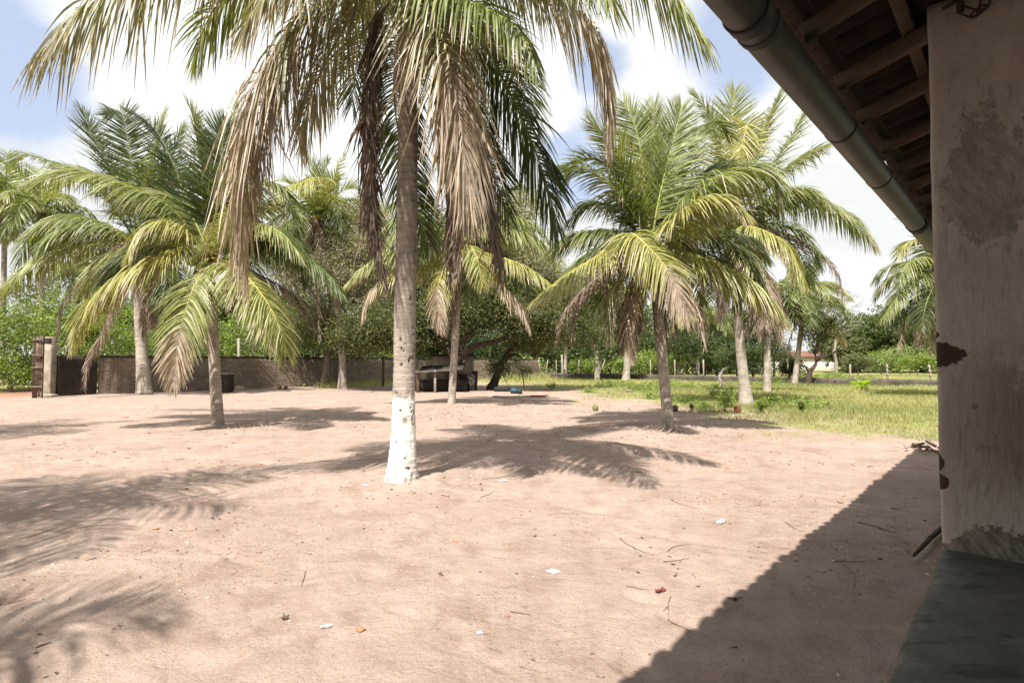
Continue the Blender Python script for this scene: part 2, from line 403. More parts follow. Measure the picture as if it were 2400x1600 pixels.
# ------------------------------------------------------------------ the farmhouse the picture is taken from
HA = R(42.11)
HD = np.array((math.sin(HA), math.cos(HA), 0.)); HN = np.array((math.cos(HA), -math.sin(HA), 0.)); HZ = np.array((0, 0, 1.))
HAX = np.array((HD, HN, HZ))
def H(s, c, z): return HD * s + HN * c + HZ * z
CL = -.319; LEDGE = .88; PS = 3.345; PT = EYE + 1.72
SLOPE = .30; sl = math.atan(SLOPE)
RAX = np.array((HD, HN * math.cos(sl) + HZ * math.sin(sl), -HN * math.sin(sl) + HZ * math.cos(sl)))
def roofz(c, off=0.0): return EYE + 1.47 + (c + .73) * SLOPE + off
def plaster():
    s = NT('old_plaster')
    co = s.n('ShaderNodeTexCoord').outputs['Object']
    # local coordinates along the wall line (s), across (c) and height
    def dot(v):
        n = s.n('ShaderNodeVectorMath', operation='DOT_PRODUCT'); s.l(co, n.inputs[0]); n.inputs[1].default_value = v; return n.outputs['Value']
    c_ = dot(tuple(HN)); z_ = dot((0, 0, 1)); d_ = dot(tuple(HD))
    v = s.coord('Object'); vs = s.coord('Object', (1.6, 1.6, .5)); nz = s.math('ADD', s.math('MULTIPLY', s.noise(4.5, 8, .75, v), 1.5), -.25); nzf = s.noise(40, 5, .7, v); nb = s.noise(1.6, 5, .6, v)
    col = s.mix(s.rng(nb, .35, .65), (.35, .315, .28), (.275, .243, .213))
    col = s.mix(s.rng(s.noise(14, 6, .7, vs), .5, .72, 0, .5), col, (.115, .098, .082))
    col = s.mix(s.rng(s.noise(60, 4, .7, vs), .62, .72, 0, .6), col, (.17, .135, .11))
    wob = s.math('MULTIPLY', s.math('SUBTRACT', nz, .5), 1.0); wob2 = s.math('MULTIPLY', s.math('SUBTRACT', nzf, .5), .9)
    def patch(c0, z0, rc, rz, w=.8):
        a = s.math('POWER', s.math('ABSOLUTE', s.math('DIVIDE', s.math('SUBTRACT', c_, c0), rc)), 2.0)
        b = s.math('POWER', s.math('ABSOLUTE', s.math('DIVIDE', s.math('SUBTRACT', z_, z0), rz)), 1.6)
        e = s.math('ADD', s.math('ADD', a, b), s.math('MULTIPLY', s.math('ADD', wob, wob2), w))
        return s.rng(e, 1.08, .92)
    # grime band at hand height and dirty smear
    grime = s.math('MULTIPLY', s.rng(s.math('ADD', z_, s.math('MULTIPLY', wob, .6)), 1.85, 1.62), s.rng(z_, 1.05, 1.35))
    grime = s.math('MULTIPLY', grime, s.rng(c_, .02, .3, .25, 1.))
    col = s.mix(s.math('MULTIPLY', grime, .7), col, (.12, .09, .07))
    m_raw = patch(-.03, 1.79, .14, .062, 1.3)
    m_raw = s.math('MAXIMUM', m_raw, patch(-.005, 1.88, .022, .018, .5))
    m_raw = s.math('MAXIMUM', m_raw, patch(-.01, 1.28, .032, .045, 1.3))
    m_raw = s.math('MAXIMUM', m_raw, patch(-.0, 1.19, .04, .035, 1.5))
    m_dk = patch(.55, 2.78, .2, .28, 1.7)
    m_dk = s.math('MAXIMUM', m_dk, s.math('MULTIPLY', patch(.2, 2.6, .16, .26, 2.6), .6))
    m_dk = s.math('MAXIMUM', m_dk, patch(.2, .84, .19, .16, 1.5))
    m_dk = s.math('MAXIMUM', m_dk, patch(.12, .86, .3, .055, 1.2))
    m_dk = s.math('MAXIMUM', m_dk, s.math('MULTIPLY', patch(.18, 1.36, .04, .02, 1.8), .5))
    m_dk = s.math('MAXIMUM', m_dk, s.math('MULTIPLY', patch(.14, 1.55, .012, .014, .6), .8))
    sv = s.coord('Object', (1, 1, 1), rot=(.2, .6, .5)); strk = s.n('ShaderNodeMapping'); strk.inputs['Scale'].default_value = (1, 1, .16); s.l(sv, strk.inputs[0])
    stn = s.noise(26, 6, .75, strk.outputs[0])
    m_dk = s.math('MULTIPLY', m_dk, s.rng(stn, .34, .62, .35, 1.))
    col = s.mix(s.math('MULTIPLY', s.rng(stn, .6, .7), .2), col, (.1, .082, .065))
    col = s.mix(s.math('MULTIPLY', m_dk, .85), col, (.075, .062, .046)); col = s.mix(m_raw, col, (.05, .027, .022))
    hgt = s.math('SUBTRACT', s.math('ADD', s.math('MULTIPLY', nzf, .35), s.math('MULTIPLY', s.noise(22, 4, .6, vs), .6)), s.math('MULTIPLY', s.math('MAXIMUM', m_raw, s.math('MULTIPLY', m_dk, .35)), 1.6))
    return s.principled(col, .9, .2, s.bump(hgt, .8, .012))
def cement():
    s = NT('polished_cement'); v = s.coord('World')
    nb = s.noise(2.2, 6, .6, v); nm = s.noise(11, 6, .7, v)
    col = s.mix(s.rng(nb, .35, .68), (.09, .085, .075), (.058, .055, .048))
    col = s.mix(s.rng(nm, .52, .68, 0, .5), col, (.075, .076, .062))
    st = s.coord('World', (1, 2.2, 1), rot=(0, 0, .9))
    col = s.mix(s.rng(s.noise(2.6, 5, .65, st), .58, .61, 0, .7), col, (.11, .115, .105))
    col = s.mix(s.rng(s.noise(3.1, 4, .6, s.coord('World', (1, 3, 1), (4, 2, 0), (0, 0, .8))), .6, .63, 0, .8), col, (.03, .03, .025))
    return s.principled(col, s.rng(nm, .3, .7, .5, .75), .3, s.bump(s.math('ADD', nb, s.math('MULTIPLY', nm, .3)), .35, .02))
M_PL = plaster(); M_CEM = cement()
M_WOODR = simple('old_rafter_wood', (.10, .07, .048), (.06, .04, .028), 3, .85, .5, 30, .004, stretch=(1, 1, 1))
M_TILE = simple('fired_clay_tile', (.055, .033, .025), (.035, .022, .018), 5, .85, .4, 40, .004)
M_PVC = simple('grey_gutter', (.085, .085, .078), (.055, .055, .05), 4, .5, .15, 20, .004, .4)
M_BAND = simple('dark_gutter_rubber', (.05, .035, .03), (.03, .02, .02), 8, .7, .2)
M_WALLP = simple('house_plaster', (.55, .48, .4), (.44, .38, .3), 1.2, .9, .4)
M_IRON = simple('rusty_iron', (.06, .03, .022), (.03, .018, .015), 14, .75, .5, 60, .003, .4, .3)

house = empty('farmhouse', H(PS, CL, 0), 'farmhouse veranda with plastered pillar, cement ledge, clay roof and gutter along the right', 'building')
def hpart(name, mb, mats, parent=None, **k): return part(name, mb, mats, parent or house, **k)
# pillar (long end wall), slightly rounded corner
def pillar():
    W, Dp = 1.05, .42; r = .022; V = []; prof = []
    for (cx, cy, a0) in ((r, r, 180), (W - r, r, 270), (W - r, Dp - r, 0), (r, Dp - r, 90)):
        for k in range(5): 
            a = R(a0 + k * 22.5); prof.append((cx + r * math.cos(a), cy + r * math.sin(a)))
    prof = np.array(prof); dense = []
    n0 = len(prof)
    for i in range(n0):
        a, b = prof[i], prof[(i + 1) % n0]; L = np.linalg.norm(b - a); m = max(1, int(L / .035))
        for k in range(m): dense.append(a + (b - a) * k / m)
    dense = np.array(dense); n = len(dense); zs = np.linspace(.02, PT, 96)
    for z in zs:
        for q in dense:
            p = H(PS + q[1], CL + q[0], z); w = sn(p[0] * 2.2, p[1] * 2.2, p[2] * 2.2) * .006 + sn(p[0] * 12, p[1] * 12, p[2] * 9) * .0022
            corner = min(q[0], .05); w -= .004 * max(0, sn(z * 9, 3.1)) * (q[0] < .03)
            ctr = np.array((W / 2, Dp / 2)); o = unit(q - ctr); V.append(p + (HN * o[0] + HD * o[1]) * w)
    i = np.arange(len(zs) - 1)[:, None] * n; j = np.arange(n)[None]; k = (j + 1) % n
    Q = np.stack([i + j, i + k, i + n + k, i + n + j], -1).reshape(-1, 4)
    V = np.array(V); a = len(V); V = np.vstack([V, H(PS + Dp / 2, CL + W / 2, PT)]); T = [(a, (len(zs) - 1) * n + q, (len(zs) - 1) * n + (q + 1) % n) for q in range(n)]
    mb = MB(); mb.add(V, Q, T); return mb
hpart('pillar', pillar(), M_PL, smooth=True)
# cement ledge
def ledge():
    mb = MB(); ss = np.linspace(-4.5, 11.3, 700); prof0 = [(0, -.05), (0, LEDGE - .03), (.006, LEDGE - .012), (.02, LEDGE - .002), (.05, LEDGE), (.12, LEDGE), (.22, LEDGE), (.34, LEDGE), (.45, LEDGE), (.48, LEDGE - .02), (.48, -.05)]
    V = []
    for s_ in ss:
        for i, (c, z) in enumerate(prof0):
            e = sn(s_ * 1.3, 5) * .010 + sn(s_ * 7, 2) * .006 - .03 * max(0, sn(s_ * 5.1, 9.) - .25) - .02 * max(0, sn(s_ * 15, 2.) - .3)
            V.append(H(s_, CL + c + (-e if i < 5 else 0), z + (sn(s_ * 4, c * 8) * .003 if 0 < i < 9 else 0)))
    n = len(prof0); m = len(ss); i = np.arange(m - 1)[:, None] * n; j = np.arange(n - 1)[None]
    Q = np.stack([i + j, i + n + j, i + n + j + 1, i + j + 1], -1).reshape(-1, 4)
    mb.add(V, Q); return mb
hpart('ledge', ledge(), M_CEM, smooth=True)
mb = MB().box(H(3.4, 1.55, .15), (15.8, 2.78, .3), HAX); hpart('porch_floor', mb, M_CEM)
mb = MB().box(H(3.4, 3.03, 2.15), (15.8, .18, 4.5), HAX); hpart('unseen_rear_wall', mb, M_WALLP)  # unseen house wall, added to keep the space under the roof dark
mb = MB().box(H(-4.6, 1.2, 2.0), (.18, 3.3, 4.1), HAX, .01); hpart('side_wall', mb, M_WALLP)
for s_ in (-1.9, 8.6):
    mb = MB().box(H(s_ + .2, CL + .2, (PT - .03) / 2 + .43), (.4, .396, PT - .03 - .88 + .02), HAX, .015); hpart('porch_post', mb, M_WALLP)
# rafters
k = 0
for i in range(-12, 15):
    s_ = 2.815 + .617 * i
    if s_ > 11.8 or s_ < -4.6: continue
    c0, c1 = -.73, 3.3; L = (c1 - c0) / math.cos(sl); cm = (c0 + c1) / 2
    w = .055 + RNG.normal(0, .003)
    ya = RNG.normal(0, .006); ro = np.array(((math.cos(ya), math.sin(ya), 0), (-math.sin(ya), math.cos(ya), 0), (0, 0, 1)))
    mb = MB().box(H(s_ + RNG.normal(0, .006), cm, roofz(cm, .04 + RNG.normal(0, .003))), (w + RNG.normal(0, .004), L, .075), ro @ RAX, .006, .004)
    hpart('rafter', mb, M_WOODR)
    k += 1
# battens
for i, c in enumerate(np.arange(-.69, 3.2, .29)):
    mb = MB().box(H(3.55, c, roofz(c, .0785 + .0125)), (16.3, .055, .022), RAX, .002, .001)
    hpart('batten', mb, M_WOODR)
# clay tiles: channel tiles (convex below) as single parts where they are in view, cover tiles above
def barrel(L, r0, r1, up, n=7, t=.012):
    V = []; a = np.linspace(0, PI, n)
    for (y, r) in ((-L / 2, r0), (L / 2, r1)):
        for rr in (r, r - t):
            V.append(np.stack([np.cos(a) * rr, np.full(n, y), np.sin(a) * rr * .75 * (1 if up else -1)], 1))
    V = np.concatenate(V); A, B_, C_, D_ = 0, n, 2 * n, 3 * n; Q = []
    for j in range(n - 1):
        Q += [(A + j, A + j + 1, C_ + j + 1, C_ + j), (B_ + j + 1, B_ + j, D_ + j, D_ + j + 1), (A + j + 1, A + j, B_ + j, B_ + j + 1), (C_ + j, C_ + j + 1, D_ + j + 1, D_ + j)]
    for (p, q) in ((0, 0), (n - 1, n - 1)): Q.append((A + p, C_ + p, D_ + p, B_ + p))
    return V, Q
tile_me = None
PITCHX = .215; rows = np.arange(-.86 + .25, 3.4, .29)
cover = MB(); rest = MB(); nt_ = 0
chV, chQ = barrel(.46, .098, .112, False); cvV, cvQ = barrel(.46, .105, .088, True)
chm = npmesh('roof_tile', chV, [chQ], M_TILE, None, True)
for ri, c in enumerate(rows):
    for ci, s_ in enumerate(np.arange(-4.6, 11.75, PITCHX)):
        tilt = .045; ax = RAX; rot = np.array(((1, 0, 0), (0, math.cos(tilt), -math.sin(tilt)), (0, math.sin(tilt), math.cos(tilt)))) @ RAX
        p = H(s_ + RNG.normal(0, .006), c + RNG.normal(0, .008), roofz(c, .215 + RNG.normal(0, .003)))
        near = ri < 4 and 1.2 < s_ < 11
        if near:
            o = put('roof_tile', chm, house); o.matrix_local = Matrix(np.vstack([np.column_stack([rot.T, p - LOC[house.name]]), [0, 0, 0, 1]]).tolist())
            nt_ += 1
        else: rest.add(chV @ rot + p, chQ)
        p2 = H(s_ + PITCHX / 2 + RNG.normal(0, .006), c + RNG.normal(0, .012), roofz(c, .225 + RNG.normal(0, .004)))
        cover.add(cvV @ rot + p2, cvQ)
hpart('cover_tiles', cover, M_TILE, kind='stuff', smooth=True); hpart('far_roof_tiles', rest, M_TILE, kind='stuff', smooth=True)
# far roof slope closing the building behind the ridge
mb = MB().box(H(3.55, 5.0, roofz(3.4, .2) - .5), (16.3, 3.6, .04), np.array((HD, HN * math.cos(sl) - HZ * math.sin(sl), HN * math.sin(sl) + HZ * math.cos(sl)))); hpart('rear_roof', mb, M_TILE)
mb = MB().box(H(3.55, 3.38, roofz(3.38, .3)), (16.3, .2, .1), HAX, .03); hpart('ridge', mb, M_TILE)
# gutter: closed-bottomed half pipe, nearly full round, with collars
GC, GZ, GR = -.803, EYE + 1.413, .085
def gut(s0, s1, r, t=.004, a0=-205, a1=25, n=22, m=None):
    mb = MB(); m = m or max(2, int((s1 - s0) / .25)); a = np.radians(np.linspace(a0, a1, n)); V = []
    ss = np.linspace(s0, s1, m)
    for s_ in ss:
        for rr in (r, r - t):
            sag = .004 * sn(s_ * .7, 1.) + .002 * sn(s_ * 3, 4)
            for q in a: V.append(H(s_, GC + rr * math.cos(q), GZ + sag + rr * math.sin(q)))
    i = np.arange(m - 1)[:, None] * 2 * n; j = np.arange(n - 1)[None]
    Q = np.concatenate([np.stack([i + j, i + 2 * n + j, i + 2 * n + j + 1, i + j + 1], -1).reshape(-1, 4), np.stack([i + n + j + 1, i + 3 * n + j + 1, i + 3 * n + j, i + n + j], -1).reshape(-1, 4)])
    e = []
    for b in (0, (m - 1) * 2 * n):
        for j_ in range(n - 1): e.append((b + j_, b + j_ + 1, b + n + j_ + 1, b + n + j_))
    for i_ in range(m - 1):
        for j_ in (0, n - 1): b = i_ * 2 * n + j_; e.append((b, b + n, b + 3 * n, b + 2 * n))
    mb.add(V, np.vstack([Q, e])); return mb
gutter = hpart('gutter', gut(-4.8, 11.85, GR), M_PVC, smooth=True)
for s_, w, rr, two in ((-1.2, .05, .008, 0), (.9, .05, .008, 0), (1.55, .07, .03, 1), (2.29, .06, .008, 1), (3.84, .012, .004, 0), (5.05, .012, .004, 0), (7.0, .05, .006, 1), (8.45, .012, .004, 0), (9.9, .012, .004, 0)):
    mt = M_PVC if w > .02 else M_BAND
    hpart('gutter_joint', gut(s_, s_ + w, GR + rr, rr - .001, m=2), mt, gutter, smooth=True)
    if two:
        hpart('gutter_joint', gut(s_ + w + .07, s_ + w * 1.6 + .07, GR + rr * .8, rr * .8 - .001, m=2), mt, gutter, smooth=True)
        hpart('rubber_band', gut(s_ - .012, s_ - .002, GR + rr + .001, rr - .002, m=2), M_BAND, gutter, smooth=True)
mb = MB().tube([at(1908, 318, 3.9), at(1905, 330, 3.9) , at(1902, 345, 3.9), at(1905, 352, 3.9)], .0012, 5); hpart('loose_wire', mb, M_IRON)

# chain hanging on the pillar face
ch = empty('hanging_chain', at(2262, 20, 2.45), 'rusty iron chain hooked to the top of the plastered pillar', 'chain')
def link(p, dx, up, L=.052, W=.030, r=.0052):
    a = np.linspace(0, 2 * PI, 17); hx, hy = L / 2 - W / 2, W / 2; pts = []
    for q in a[:-1]:
        cx = hx if math.cos(q) > 0 else -hx
        pts.append(np.asarray(p) + dx * (cx + hy * math.cos(q)) + up * (hy * math.sin(q)))
    pts.append(pts[0]); pts.append(pts[1]); return MB().tube(pts, r, 7, cap=False)
def pf(x, y, off=.03):
    """point just in front of the pillar face plane seen at photo (x, y)"""
    q = at(x, y, 1.0) - np.array((0, 0, EYE)); t = (PS - off) / (q @ HD); return np.array((0, 0, EYE)) + q * t
cpts = [(2252, 22), (2283, 34), (2305, 18), (2312, -12), (2306, -40), (2290, -66)]
cpw = [pf(*q) for q in cpts]
for i in range(len(cpw) - 1):
    mid = (cpw[i] + cpw[i + 1]) / 2; dx = unit(cpw[i + 1] - cpw[i]); fl = -HD if i % 2 == 0 else unit(np.cross(dx, -HD)); up = np.cross(dx, fl) if i % 2 == 0 else -HD
    up = unit(np.cross(dx, HD)) if i % 2 == 0 else unit(np.cross(dx, HD)) * .35 - HD * .94
    part('link', link(mid, dx, unit(up), np.linalg.norm(cpw[i + 1] - cpw[i]) + .022, .034), M_IRON, ch, True)
mb = MB().tube([pf(2250, -40), pf(2250, 5), pf(2251, 28)], .014, 8, jit=.08); part('hook', mb, M_IRON, ch, True)
mb = MB().tube([pf(2208, 22), pf(2225, 13), pf(2248, -2)], .007, 8); part('pin', mb, M_IRON, ch, True)

# ------------------------------------------------------------------ palms
G_DK = np.array((.034, .052, .017)); G_MD = np.array((.095, .120, .034)); G_LT = np.array((.225, .24, .082)); G_YL = np.array((.31, .28, .085))
B_TAN = np.array((.41, .33, .265)); B_MID = np.array((.26, .195, .15)); B_DK = np.array((.13, .10, .078))
KIND = {   # leaf colour a, leaf colour b, tip colour, share of browned tips, droop, crinkle, fold, stalk colour
    'green': (G_MD, G_LT, B_TAN, .22, .95, .03, 2, (.30, .30, .07)),
    'young': (G_MD, G_LT * 1.1, G_YL, .08, .28, .02, 22, (.34, .36, .08)),
    'dark': (G_DK, G_MD, B_MID, .15, .75, .03, 6, (.2, .22, .06)),
    'yellow': (G_LT, G_YL * .6 + G_LT * .4, B_TAN, .5, 1.1, .04, -8, (.48, .36, .07)),
    'olive': (G_MD * .8 + B_MID * .25, B_TAN * .75 + G_LT * .25, B_TAN, .8, 1.5, .07, 0, (.38, .34, .12)),
    'tan': (B_TAN * 1.05, B_TAN * .72, B_MID, .5, 2.6, .17, -10, (.40, .32, .22)),
    'brown': (B_MID, B_TAN * .8, B_DK, .5, 3.2, .2, -15, (.2, .14, .1)),
    'dbrown': (B_DK, B_MID * .9, B_DK * .7, .5, 4.0, .2, -15, (.13, .09, .07)),
}
PETI = np.array((.32, .30, .08))
def frond(pts, kind='green', L=.85, n=64, w=.042, seed=0, bare=.12, K=5, droop=None, drytip=0.0, r0=.028):
    rg = np.random.default_rng(seed); a_, b_, tc, tb, dr, cr, fold, sc = KIND[kind]
    if droop is not None: dr = droop
    up = float(np.mean(np.diff(np.asarray(pts), axis=0)[:, 2])) / (np.linalg.norm(np.asarray(pts)[-1] - np.asarray(pts)[0]) / (len(pts) - 1) + 1e-6)
    if kind in ('green', 'yellow', 'dark', 'olive'): dr *= float(np.interp(up, [-.2, .35, .8], [1.8, 1.6, .6]))
    P = catmull(pts, 60); seg = np.linalg.norm(np.diff(P, axis=0), axis=1); cum = np.concatenate(([0], np.cumsum(seg))); tot = cum[-1]
    def ev(A, q): return np.stack([np.interp(q * tot, cum, A[:, i]) for i in range(3)], -1)
    Tn = unit(np.gradient(P, axis=0))
    ch = P[-1] - P[0]; ch[2] = 0
    if np.linalg.norm(ch) < .25 * tot:
        ch = np.array((math.cos(seed * 1.7), math.sin(seed * 1.7), 0)) * .3 * tot + ch
    href = unit(np.cross(ch, (0, 0, 1.)))
    q = np.linspace(bare, .998, n) + rg.normal(0, .25 / n, n); q = np.clip(q, bare * .8, 1)
    q = np.repeat(q, 2); sd = np.tile((1., -1.), n); m = len(q)
    keep = rg.random(m) > (.03 if cr < .05 else .08 if cr < .1 else .26); q = q[keep]; sd = sd[keep]; m = len(q)
    p = ev(P, q); T = unit(ev(Tn, q)); S = unit(href - T * (T @ href)[:, None]); N = np.cross(S, T)
    prof = np.interp(q, [0, bare, .25, .45, .7, .88, 1.0], [.45, .62, .92, 1.0, .9, .66, .36]) * L * rg.normal(1, .06 if cr < .06 else .2, m).clip(.25, 1.5)
    am = {'tan': .62, 'brown': .5, 'dbrown': .42, 'olive': .85}.get(kind, 1.0) * (1 if drytip <= 0 else np.interp(q, [0, 1 - drytip, 1], [1, 1, .5]))
    ang = np.radians(np.interp(q, [0, .3, .8, 1], [76, 66, 48, 20]) * am + rg.normal(0, 2.5, m))
    fo = np.radians(fold + rg.normal(0, 7 + cr * 90, m))
    D = T * np.cos(ang)[:, None] + (S * sd[:, None] * np.cos(fo)[:, None] + N * np.sin(fo)[:, None]) * np.sin(ang)[:, None]
    drm = dr * .8 * (1 + .22 * np.sin(q * 23 + seed) * np.sin(q * 9 + sd)) * rg.normal(1, .07, m) * np.clip(prof / L, .3, 1)
    wk = np.array([.55, 1., 1., .82, .5, .06]) if K == 5 else np.interp(np.linspace(0, 1, K + 1), [0, .2, .5, .8, 1], [.55, 1, .95, .55, .06])
    tw = np.radians(rg.normal(0, 14 + cr * 400, m)); V = np.zeros((m, K + 1, 2, 3)); cur = p.copy(); jit = rg.normal(0, cr, (m, K, 3)).cumsum(axis=1)
    # some leaflets fold sharply part-way
    kink = np.where(rg.random(m) < (.05 if cr < .1 else .2), rg.integers(2, K, m), 99)
    for k in range(K + 1):
        f = k / K
        g = drm * f ** (.65 if kind != 'young' else 1.2) + np.where(k >= kink, 1.6, 0)
        Dk = unit(D + np.array((0, 0, -1.)) * g[:, None] + (jit[:, min(k, K - 1)] if k else 0))
        W = unit(T - Dk * np.sum(T * Dk, 1)[:, None]); W2 = np.cross(Dk, W); W = W * np.cos(tw)[:, None] + W2 * np.sin(tw)[:, None]
        hw = (w / 2 * wk[k] * np.clip(prof / L + .15, .3, 1))[:, None]
        V[:, k, 0] = cur - W * hw; V[:, k, 1] = cur + W * hw
        cur = cur + Dk * (prof / K)[:, None]
    base = np.arange(m)[:, None] * (K + 1) * 2 + np.arange(K)[None] * 2
    Q = np.stack([base, base + 1, base + 3, base + 2], -1).reshape(-1, 4)
    mixf = np.clip(rg.random(m) * .35 + .75 * rg.random() + .1 * np.sin(q * 14), 0, 1)[:, None]; lc = a_ * (1 - mixf) + b_ * mixf; lc = lc * rg.normal(1, .1, (m, 1))
    if drytip > 0:
        z = np.clip((q - (1 - drytip)) / .12, 0, 1)[:, None]; lc = lc * (1 - z) + (B_TAN * rg.normal(.9, .15, (m, 1))) * z
    col = np.repeat(lc[:, None, :], K + 1, 1); br = (rg.random(m) < tb); st = rg.uniform(.45, .9, m)
    f = np.linspace(0, 1, K + 1)[None]; z = (np.clip((f - st[:, None]) / .2, 0, 1) * br[:, None])[..., None]
    col = col * (1 - z) + tc * z; col = np.repeat(col[:, :, None, :], 2, 2).reshape(-1, 3)
    leaf = (V.reshape(-1, 3), Q, np.clip(col, .01, .8))
    mb = MB(); qq = np.linspace(0, 1, 22); rad = np.interp(qq, [0, .04, .15, .6, 1], [r0 * 2.2, r0 * 1.3, r0, r0 * .5, .004])
    c0 = np.array(sc); cc = np.array([c0 * (1 - .25 * x) for x in qq]); 
    if drytip > 0: cc = np.array([c * (1 - np.clip((x - (1 - drytip)) / .1, 0, 1)) + B_MID * np.clip((x - (1 - drytip)) / .1, 0, 1) for c, x in zip(cc, qq)])
    mb.tube(ev(P, qq), rad, 6, False, cc)
    return leaf, mb
def gen_pts(c, az, el, L, g=1.0):
    """a stalk that leaves the crown at azimuth az and elevation el and sags"""
    pts = [np.asarray(c, float)]; e = R(el); hx, hy = math.sin(az), math.cos(az); n = 6
    for i in range(n):
        pts.append(pts[-1] + np.array((hx * math.cos(e), hy * math.cos(e), math.sin(e))) * L / n); e -= R(g * (9 + i * 4.5)) * max(.12, math.cos(e))
    return pts
M_BARK = {}
def bark(name, c1, c2):
    s = NT(name); cl, _ = s.attr(); v = s.coord('World'); vs = s.coord('World', (1, 1, 5))
    f = s.rng(s.noise(3.5, 6, .65, v), .3, .7, .7, 1.2)
    cc = s.n('ShaderNodeVectorMath', operation='SCALE'); s.l(cl, cc.inputs[0]); s.l(f, cc.inputs['Scale'])
    c = s.mix(s.rng(s.noise(6, 6, .7, vs), .56, .68, 0, .55), cc.outputs[0], (.06, .045, .035))
    c = s.mix(s.rng(s.noise(22, 5, .7, v), .6, .72, 0, .45), c, (.11, .11, .07))
    h = s.math('ADD', s.noise(9, 6, .7, vs), s.math('MULTIPLY', s.noise(45, 5, .7, v), .5))
    return s.principled(c, .9, .2, s.bump(h, .6, .03))
M_TRUNK = bark('palm_bark', None, None)
T_GREY = np.array((.36, .315, .27)); T_BRN = np.array((.23, .185, .15)); WHITE = np.array((.78, .76, .70))
def trunk(base, top, rb, rt, bend=None, seed=0, nrad=16, nz=90, paint=0.0, flare=.5, dark_top=True, pits=0):
    rg = np.random.default_rng(seed); mid = (base + top) / 2 + (np.asarray(bend) if bend is not None else 0)
    P = catmull([base - (0, 0, .12), base * .7 + mid * .3 + (0, 0, 0) if bend is None else base * .6 + mid * .4 + np.asarray(bend) * .2, mid, top], nz)
    H_ = np.linalg.norm(top - base); q = np.linspace(0, 1, nz); hh = q * H_
    r = rt + (rb - rt) * np.exp(-hh / (flare)) + (rt * .12) * (1 - q)
    # ring scars
    ph = hh / .105 + .4 * np.sin(hh * 1.7) + rg.normal(0, .05, nz); fr = ph - np.floor(ph)
    r = r * (1 + .034 * (fr - .5)) * (1 + rg.normal(0, .004, nz))
    T = unit(np.gradient(P, axis=0)); A = unit(np.cross(T, (0, 1., .01))); B = np.cross(T, A); th = np.arange(nrad) * 2 * PI / nrad
    Rr = np.zeros((nz, nrad)); col = np.zeros((nz, nrad, 3)); o1 = rg.random() * 50
    lowf = rg.uniform(0, 2 * PI, 3)
    pit = [(rg.uniform(.15, min(2.6, H_ * .4)) if rg.random() < .85 else rg.uniform(2, 4), rg.uniform(0, 2 * PI), rg.uniform(.010, .022), rg.uniform(.5, 1.8)) for _ in range(pits)]
    for i in range(nz):
        wob = np.array([sn(math.cos(t) * 1.5 + o1, math.sin(t) * 1.5, hh[i] * 1.6) * .045 + sn(math.cos(t) * 4 + o1, math.sin(t) * 4, hh[i] * 9) * .02 for t in th])
        lobe = .05 * np.exp(-hh[i] / (flare * .8)) * np.sin(3 * th + lowf[0])
        Rr[i] = r[i] * (1 + wob + lobe)
        g = np.array([.5 + .5 * sn(math.cos(t) * 2 + o1, math.sin(t) * 2 + 9, hh[i] * 1.2) for t in th])[:, None]
        c = T_GREY * (1 - g * .45) + T_BRN * g * .45
        if dark_top: f_ = np.clip((q[i] - .35) / .5, 0, 1); c = c * (1 - .7 * f_) + T_BRN * .7 * f_
        rgm = np.array([.5 + .9 * sn(math.cos(t) * 1.3 + 7, math.sin(t) * 1.3, hh[i] * 2.3) for t in th])[:, None]; c = c * (1 - (.34 * np.clip(rgm, 0, 1) if fr[i] < .2 else 0))
        if paint > 0:
            for j, t in enumerate(th):
                e = paint + .09 * sn(math.cos(t) * 2, math.sin(t) * 2, 1) + .03 * sn(math.cos(t) * 9, math.sin(t) * 9, 4) - hh[i]
                fl = sn(math.cos(t) * 5 + 3, math.sin(t) * 5, hh[i] * 6) ; low = max(0, 1 - hh[i] / .5)
                m = np.clip(e / .05, 0, 1) * np.clip((.5 - fl - low * .3) / .2, 0, 1)
                m *= (.93 if hh[i] > .55 else .62 + .3 * hh[i])
                c[j] = c[j] * (1 - m) + WHITE * (1 - .12 * low) * m
        col[i] = c
    for (ph_, pt, ps, asp) in pit:
        dh = (hh[:, None] - ph_) / (ps * asp); da = ((th[None] - pt + PI) % (2 * PI) - PI) * rt / ps * 1.25; m = np.clip(1.4 - (dh ** 2 + da ** 2), 0, 1)
        Rr -= .022 * m; col = col * (1 - m[..., None] * .8) + np.array((.07, .05, .04)) * m[..., None] * .8
    V = P[:, None] + (np.cos(th)[None, :, None] * A[:, None] + np.sin(th)[None, :, None] * B[:, None]) * Rr[..., None]
    i = np.arange(nz - 1)[:, None] * nrad; j = np.arange(nrad)[None]; k = (j + 1) % nrad
    Q = np.stack([i + j, i + k, i + nrad + k, i + nrad + j], -1).reshape(-1, 4)
    mb = MB(); mb.add(V.reshape(-1, 3), Q, (), col.reshape(-1, 3)); return mb
def coconut(p, r=.1, seed=0):
    n, m = 12, 9; V = []; rg = np.random.default_rng(seed); ax = unit(rg.normal(0, .5, 3) + (0, 0, -1.)); o = unit(np.cross(ax, (1., .3, 0))); w = np.cross(ax, o)
    for i in range(m):
        t = PI * i / (m - 1)
        for j in range(n):
            a = 2 * PI * j / n; rr = math.sin(t) * r * (1 + .05 * math.cos(3 * a)) * (1 + .1 * math.cos(t)); V.append(p + ax * (-math.cos(t) * r * 1.2) + (o * math.cos(a) + w * math.sin(a)) * rr)
    i = np.arange(m - 1)[:, None] * n; j = np.arange(n)[None]; k = (j + 1) % n
    mb = MB(); mb.add(V, np.stack([i + j, i + k, i + n + k, i + n + j], -1).reshape(-1, 4)); return mb
M_FIBRE = simple('palm_fibre', (.2, .14, .09), (.11, .075, .05), 9, .95, .8, 30, .02)
